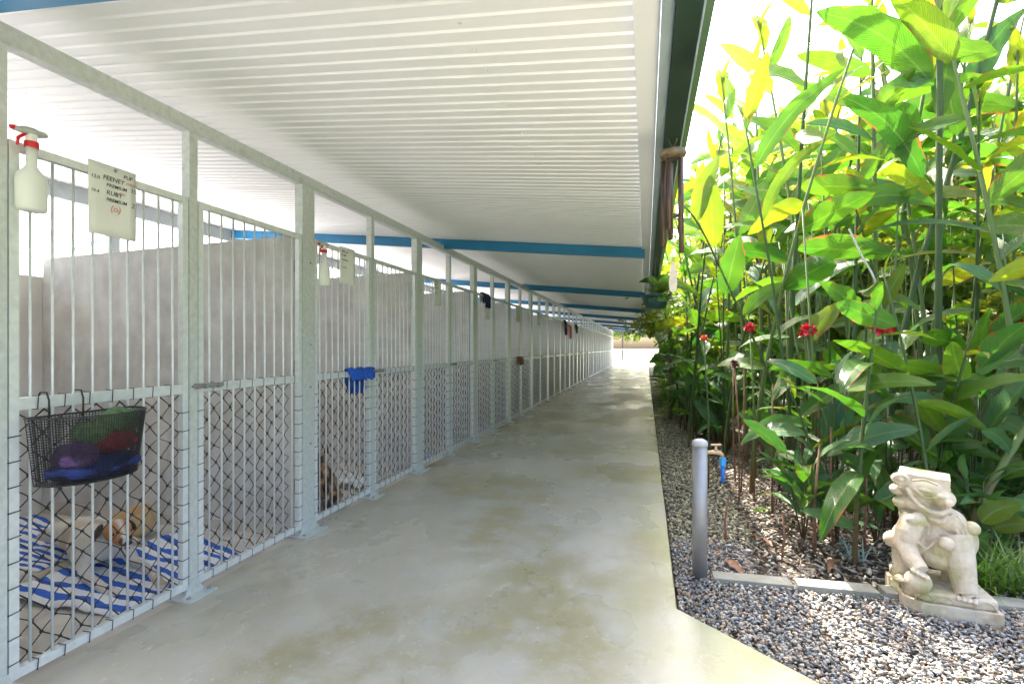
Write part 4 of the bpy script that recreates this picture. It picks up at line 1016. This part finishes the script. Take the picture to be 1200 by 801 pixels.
q = lambda *a: P(*a)
D = 4.1
hero('thick straight ginger cane rising behind the statue with the largest ragged leaf',
    [q(1104, 600, 4.0), q(1100, 450, D), q(1100, 300, D), q(1101, 120, D), q(1101, -60, D)], .031, .022, CANE, [
    (q(1094, 100, D), q(957, 14, 3.8), .30, .10, LEAFG), (q(1092, 88, D), q(1040, 98, 4.0), .12, -.05, LEAFB), (q(1096, 8, D), q(1028, -8, 4.0), .16, .1, LEAFY),
    (q(1082, 208, D), q(985, 112, 3.9), .22, .12, LEAFG), (q(1098, 240, D), q(985, 245, 3.9), .18, .10, LEAFG), (q(1101, 140, D), q(1122, 30, 4.3), .16, .05, LEAFG), (q(1104, 60, D), q(1140, -30, 4.2), .14, .1, LEAFY)])
hero('slim dark ginger cane with two narrow upright leaves near the gutter end',
    [q(945, 625, 3.9), q(925, 480, 4.0), q(905, 330, 4.1), q(884, 210, 4.1), q(874, 150, 4.1)], .013, .008, CANE, [
    (q(884, 198, 4.1), q(990, 80, 3.9), .15, .08, LEAFG), (q(876, 140, 4.1), q(900, 60, 4.0), .14, .02, LEAFY), (q(892, 262, 4.1), q(980, 155, 4.0), .10, .12, LEAFY), (q(874, 152, 4.1), q(885, 100, 4.2), .07, .0, LEAFG)])
hero('leaning ginger cane with rounded bright leaves beside the wind chime',
    [q(950, 600, 4.2), q(905, 450, 4.3), q(858, 345, 4.3), q(820, 265, 4.3), q(795, 235, 4.3)], .012, .007, CANE, [
    (q(850, 345, 4.3), q(866, 276, 4.2), .20, .0, LEAFG), (q(836, 290, 4.3), q(832, 205, 4.3), .20, .0, LEAFY), (q(815, 262, 4.3), q(842, 182, 4.4), .16, .05, LEAFY), (q(870, 370, 4.3), q(930, 330, 4.2), .12, .1, LEAFG)])
hero('stout green cane leaning right from behind the thick straight one',
    [q(1030, 610, 4.6), q(1050, 440, 4.6), q(1075, 320, 4.6), q(1120, 180, 4.6), q(1168, 0, 4.6), q(1180, -60, 4.6)], .030, .020, CANE, [
    (q(1125, 160, 4.6), q(1095, 55, 4.5), .20, .0, LEAFG), (q(1140, 110, 4.6), q(1200, 10, 4.5), .22, .1, LEAFG), (q(1100, 250, 4.6), q(1020, 190, 4.5), .2, .1, LEAFY), (q(1165, 0, 4.6), q(1230, -10, 4.4), .2, .1, LEAFY)])
hero('olive cane slanting in front of the right hand leaves',
    [q(1108, 605, 3.7), q(1140, 510, 3.6), q(1185, 430, 3.5), q(1250, 330, 3.4)], .020, .016, CANE, [
    (q(1120, 580, 3.7), q(1072, 480, 3.5), .16, .12, LEAFB), (q(1150, 490, 3.6), q(1215, 520, 3.3), .13, .15, LEAFB)])
hero('thick slanting cane with pale sheath patches right of the statue',
    [q(1118, 665, 3.15), q(1150, 590, 3.15), q(1190, 520, 3.15), q(1250, 430, 3.1)], .026, .022, CANE2, [
    (q(1185, 530, 3.15), q(1150, 505, 3.0), .10, .1, LEAFB), (q(1172, 560, 3.15), q(1235, 545, 3.0), .09, .1, LEAFG)])
hero('low shoot with long hanging bluish leaves left of the statue',
    [q(1005, 640, 3.7), q(1008, 560, 3.7), q(1012, 450, 3.7), q(1016, 360, 3.7)], .012, .008, CANE, [
    (q(1015, 448, 3.7), q(1020, 512, 3.4), .15, .0, LEAFB), (q(1008, 440, 3.7), q(975, 505, 3.5), .14, .12, LEAFB), (q(1018, 470, 3.7), q(1140, 512, 3.3), .10, .22, LEAFB),
    (q(1040, 486, 3.6), q(1097, 548, 3.3), .15, .12, LEAFG), (q(1008, 530, 3.7), q(1045, 600, 3.3), .11, .15, LEAFG), (q(1012, 380, 3.7), q(960, 330, 3.6), .14, .1, LEAFG)])
hero('young shoot with broad arching leaves standing behind the tap',
    [q(962, 615, 3.9), q(958, 540, 3.9), q(950, 440, 3.9), q(948, 360, 3.9)], .012, .008, CANE, [
    (q(952, 455, 3.9), q(975, 535, 3.6), .13, .1, LEAFB), (q(955, 500, 3.9), q(868, 520, 3.7), .12, .15, LEAFB), (q(948, 430, 3.9), q(905, 470, 3.6), .12, .12, LEAFG), (q(958, 540, 3.9), q(940, 600, 3.7), .11, .1, LEAFG), (q(950, 400, 3.9), q(990, 355, 3.9), .14, .1, LEAFY)])
hero('pale bent cane with a small yellow leaf in the middle of the bed',
    [q(1045, 610, 4.0), q(1040, 460, 4.0), q(1030, 345, 4.0), q(1010, 300, 4.0), q(995, 268, 4.0)], .011, .008, mat('pale_stem', (.50, .47, .36), .5), [
    (q(1034, 360, 4.0), q(1060, 308, 3.9), .12, .0, LEAFY), (q(1038, 424, 4.0), q(1098, 438, 3.7), .09, .1, LEAFG), (q(1090, 434, 3.9), q(1150, 462, 3.6), .10, .1, LEAFB)])
hero('low broad leaved seedling with light green leaves right of the statue',
    [q(1165, 680, 2.95), q(1160, 650, 2.95), q(1162, 625, 2.95)], .006, .005, CANE, [
    (q(1150, 612, 2.95), q(1195, 590, 2.9), .13, .1, LEAFY), (q(1165, 620, 2.95), q(1215, 615, 2.9), .11, .1, LEAFY), (q(1160, 640, 2.95), q(1188, 680, 2.8), .06, .1, LEAFG), (q(1163, 625, 2.95), q(1140, 640, 2.9), .05, .1, LEAFG)])
# leafless stems
bare = [MB().tube([(0, 0, 0), (l*.4, .0, h*.5), (l, .02, h)], [.011, .009, .006], 6).build('bare_cane', c_, None, True) for l, h, c_ in ((.25, 2.9, CANE), (-.3, 2.5, CANE2), (.1, 3.2, CANE), (-.12, 2.2, CANE2))]
for k in range(46):
    o = bare[k] if k < 4 else dup(bare[k % 4]); y_ = 3.75+gg.random()**1.2*4.5; x_ = .85+gg.random()*(1.2+y_*.55)
    o.location = (x_, y_, -.05); o.rotation_euler = (0, 0, gg.uniform(0, 6.28)); s = gg.uniform(.85, 1.15); o.scale = (1, 1, s)
    tag(o, 'leafless %s cane, %s' % (['green upright', 'pale bent', 'tall green', 'short pale'][k % 4], zone(x_, y_)), 'cane', 'leafless canes in the garden')
# dead brown stalks
for i, (px, py, top, zc) in enumerate([(862, 560, 425, 4.9), (868, 575, 430, 4.6), (955, 655, 520, 3.25), (976, 640, 500, 3.4), (850, 640, 580, 3.4), (915, 650, 600, 3.2), (1070, 600, 410, 4.2), (1120, 600, 440, 4.3), (1012, 650, 560, 3.3), (905, 600, 450, 4.0)]):
    f = P(px, py, zc); f.z = -.05; t_ = P(px+rnd.uniform(-8, 8), top, zc)
    m = (f+t_)/2+Vector((rnd.uniform(-.02, .02), 0, 0))
    mb = MB().tube([f-f, m-f, t_-f], [.009, .0075, .006], 7)
    o = mb.build('dead_stalk', DEADC, None, True); o.location = f
    tag(o, ['dry brown stalk right behind the tap', 'second dry brown stalk close behind the tap', 'thick reddish dry stalk left of the hanging bluish leaves', 'slanting dry stalk left of the silvery spiky plant', 'short thin dry stick standing in the mulch right of the bollard', 'short leaning dry stick in the middle of the mulch', 'dry brown stalk behind the left side of the statue head', 'dry brown stalk behind the right side of the statue head', 'dry stalk close left of the statue', 'dry stalk between the tap and the dark slim cane'][i], 'stalk', 'dry stalks in the ginger bed')
for (px_, py_, rz__, m__) in FALLEN:
    V_, F_, U_ = leaf_geo(.11, px_, droop=.9, wave=.2, torn=.25); f_ = G(px_, py_, .01); mt_ = LEAFY if m__ == 'young' else DEADC
    o = link('fallen_leaf', leaf_me((V_, F_, U_), mt_)); o.location = f_; o.scale = (.22,)*3; o.rotation_euler = (.3, -.3, rz__)
    tag(o, 'pale green fallen leaf curled on the mulch behind the bollard' if m__ == 'young' else 'curled brown dead leaf on the mulch '+{905: 'in the middle of the bed front', 985: 'left of the silvery spiky plant', 850: 'close to the bollard'}[px_], 'leaf')
# torch flowers
def petal_ball(c, r, n_, m, name, label, stem_foot, group=None, cat='flower'):
    t = thing(name, label, cat, stem_foot, 0, group); c = Vector(c)-Vector(stem_foot)
    MB().tube([(0, 0, 0), c*.5+Vector((.02, 0, 0)), c], .007, 6).build('stalk', DEADC if m is SPENT else CANE2, t, True)
    f = MB()
    for k in range(n_):
        u = rnd.uniform(-.55, 1); a = k*2.4; rr = math.sqrt(max(0, 1-u*u)); d = Vector((rr*math.cos(a), rr*math.sin(a), u)).normalized()
        s = d.cross(Vector((0, 0, 1))).normalized()*r*.30; p0 = c+d*r*.25; tip = c+d*r*rnd.uniform(.85, 1.15)-Vector((0, 0, r*.15)); mid = (p0+tip)/2+Vector((0, 0, r*.12))
        f.add([p0, mid+s, tip, mid-s], [(0, 1, 2), (0, 2, 3)])
    f.ell(c, (r*.42, r*.42, r*.5), None, 10, 7)
    fo = f.build('petals', m, t); fo['kind'] = 'stuff'
    return t
for (px, py, zc, r, m, lab) in [(947, 388, 3.75, .075, FLOWER, 'red torch ginger flower left of the pale bent cane'), (1034, 383, 3.6, .095, FLOWER, 'largest red torch ginger flower in the middle of the bed'),
        (1195, 374, 3.9, .065, FLOWERO, 'orange red torch flower at the right edge'), (879, 384, 4.2, .055, FLOWER, 'small pink red torch flower half hidden behind a leaf'), (825, 396, 4.6, .04, FLOWERO, 'slim orange flower bud below the wind chime'),
        (1026, 362, 4.5, .05, SPENT, 'faded flower head above the largest red flower'), (861, 427, 4.2, .05, SPENT, 'brown dried flower head behind the tap'), (956, 450, 3.7, .05, SPENT, 'dark dried flower head in the centre of the bed'), (1078, 446, 3.7, .05, SPENT, 'dried maroon flower head beside the thick cane')]:
    c_ = P(px, py, zc); f_ = Vector((c_.x+.05, c_.y+.1, -.05)); petal_ball(c_, r, 46, m, 'torch_flower', lab, f_)
# grassy tufts
def tuft(loc, n_, L, w, m, label, cat='plant', spread=1.0, name='grass_tuft'):
    f = MB()
    for k in range(n_):
        a = rnd.uniform(0, 6.28); d = Vector((math.cos(a)*spread, math.sin(a)*spread, rnd.uniform(.8, 2.4))).normalized(); s = d.cross(Vector((0, 0, 1))).normalized()*w
        p = Vector((rnd.uniform(-.04, .04), rnd.uniform(-.04, .04), 0)); l = L*rnd.uniform(.5, 1.1); prev = None
        for i in range(6):
            t = i/5; ww = s*(1-t)**.7
            if i == 5: ww = s*.05
            a_, b_ = p-ww, p+ww
            if prev: f.add([prev[0], prev[1], b_, a_], [(0, 1, 2, 3)])
            prev = (a_, b_); p = p+d*l/5; d = (d+Vector((0, 0, -.22))).normalized()
    o = f.build(name, m, None, True); o.location = loc; return tag(o, label, cat)
for i, (px, py) in enumerate([(1150, 690), (1170, 700), (1185, 685), (1195, 700), (1210, 690), (1160, 668), (1190, 660), (1130, 660), (1220, 705)]):
    f_ = G(px, py); tuft((f_.x, f_.y+.12, -.04), 34, .42, .007, LEAFG, 'arching green grass tuft right of the statue, '+['beside the plinth', 'by the seedling foot', 'behind the paver', 'touching the paver end', 'at the picture edge', 'under the broad light leaf', 'behind the seedling', 'directly behind the plinth', 'nearest the right frame'][i]).__setitem__('group', 'grass tufts right of the statue')
f_ = G(1002, 650); tuft((f_.x, f_.y, -.04), 26, .24, .006, mat('silver_leaf', (.30, .38, .32), .6), 'small silvery spiky plant left of the statue', spread=1.3, name='spiky_plant')
for i, (px, py) in enumerate([(788, 470), (792, 480), (783, 455), (800, 490), (778, 447), (775, 440), (786, 462), (772, 436)]):
    f_ = G(px, py); t_ = thing('fern', 'feathery green fern at the path edge, %s' % ['just behind the hanging basket', 'below the hanging basket', 'beyond the mossy pole', 'nearest the bollard', 'third from the far end', 'second from the far end', 'beside the mossy pole', 'farthest of all'][i], 'fern', (f_.x+.02, f_.y, -.04), 0, 'ferns along the far path edge')
    fm = MB(); fernball(fm, (0, 0, .02), 46, .8, .12, 2.6, 1.1); fernball(fm, (0, 0, .5), 26, .6, .10, 2.0, 1.4); fo = fm.build('foliage', FERN, t_); fo['kind'] = 'stuff'
# background trees
def tree(loc, H, r, n_, m, label, group, seed, ls=.16, trunk=.09):
    t = thing('tree', label, 'tree', loc, 0, group); g_ = random.Random(seed)
    mb = MB().tube([(0, 0, 0), (.1, .05, H*.35), (-.05, .1, H*.7), (0, 0, H*.95)], [trunk, trunk*.8, trunk*.5, trunk*.15], 8)
    ends = []
    for k in range(9):
        a = g_.uniform(0, 6.28); z0 = H*g_.uniform(.3, .8); e = Vector((math.cos(a)*r*g_.uniform(.5, .95), math.sin(a)*r*g_.uniform(.5, .95), z0+g_.uniform(.3, .9)*r*.7))
        mb.tube([(0, 0, z0), e*.5+Vector((0, 0, z0*.5+.1)), e], [trunk*.4, trunk*.25, trunk*.08], 5); ends.append(e)
    mb.build('trunk', BARK, t, True)
    ends += [Vector((0, 0, H))]; f = MB()
    cl = []
    for k in range(46): 
        e = g_.choice(ends); cl.append((e+Vector((g_.gauss(0, r*.25), g_.gauss(0, r*.25), g_.gauss(0, r*.22))), g_.uniform(.18, .42)))
    for k in range(n_):
        c_, cr = g_.choice(cl); p = c_+Vector((g_.gauss(0, cr), g_.gauss(0, cr), g_.gauss(0, cr*.7)))
        d = Vector((g_.gauss(0, 1), g_.gauss(0, 1), g_.gauss(-.3, .7))).normalized(); s = d.cross(Vector((g_.gauss(0, 1), g_.gauss(0, 1), 1))).normalized()*ls*.28; l = d*ls*g_.uniform(.7, 1.3)
        nn = d.cross(s)*.25
        f.add([p, p+l*.5+s+nn, p+l, p+l*.5-s+nn], [(0, 1, 2), (0, 2, 3)])
    fo = f.build('crown', m, t); fo['kind'] = 'stuff'; return t
tA = tree((3.2, 15.5, -.05), 5.8, 2.2, 5200, TREEL, 'bushy sunlit tree far behind the ginger stand', 'trees behind the garden', 3, .24)
tB = tree((8.0, 13.0, -.05), 6.8, 2.4, 5200, TREEL, 'larger leaved sunlit tree far behind the ginger stand on the right', 'trees behind the garden', 4, .28)
for (pr_, x_, y_, s, a) in [(tA, 11.5, 11.5, 1.0, 1), (tB, 5.6, 18.5, 1.15, 2), (tA, 1.9, 21, .8, 3), (tB, 10.5, 19, 1.1, 4.4), (tA, 13.5, 8.0, 1.0, 5), (tA, 7.5, 9.5, .75, 2.2), (tB, 2.6, 29, .9, .6), (tA, 15, 14, 1.2, .2), (tB, 11.0, 7.0, .8, 3.3), (tA, 1.9, 9.5, .62, 6.0), (tB, 1.5, 13.5, .68, 5.6), (tA, 3.4, 9.0, .72, 1.4)]:
    o = dup(pr_); o['label'] = 'bushy sunlit tree behind the garden, '+{1: 'right of centre behind the thick cane', 2: 'behind the middle of the bed', 3: 'just right of the gutter', 4.4: 'far back on the right', 5: 'off at the right edge', 2.2: 'closest behind the tall canes', .6: 'farthest back beside the path', .2: 'far off to the right', 3.3: 'near the right edge', 6.0: 'directly behind the wind chime', 5.6: 'beyond the mossy pole', 1.4: 'behind the slim dark cane'}[a]; o.location = (x_, y_, -.05); o.scale = (s, s, s); o.rotation_euler = (0, 0, a)
tC = dup(tB); tag(tC, 'pale green tree beyond the open far end of the walkway', group='trees beyond the far end of the walkway')
tC.location = (-2.5, 55, -.05); tC.scale = (1.2,)*3
for x_, a in ((-7, 1), (1.5, 2), (5.5, 4), (-11, 3), (-4.6, 5)):
    o = dup(tC); o.location = (x_, 57+a, -.05); o.rotation_euler = (0, 0, a); o.scale = (1.1,)*3
# low far fence line across the end
fe = thing('far_fence', 'low pale rail fence beyond the open far end of the walkway', 'fence', (0, 46, 0))
MB().b2((-8, -.03, .02), (6, .03, .10)).build('bottom_rail', GALV, fe)
for k in range(8): MB().b2((-8+k*1.95, -.035, -.05), (-7.94+k*1.95, .035, 1.2)).build('post', GALVL, fe)
MB().b2((-8, -.028, 1.12), (6, .028, 1.18)).build('top_rail', GALVL, fe)
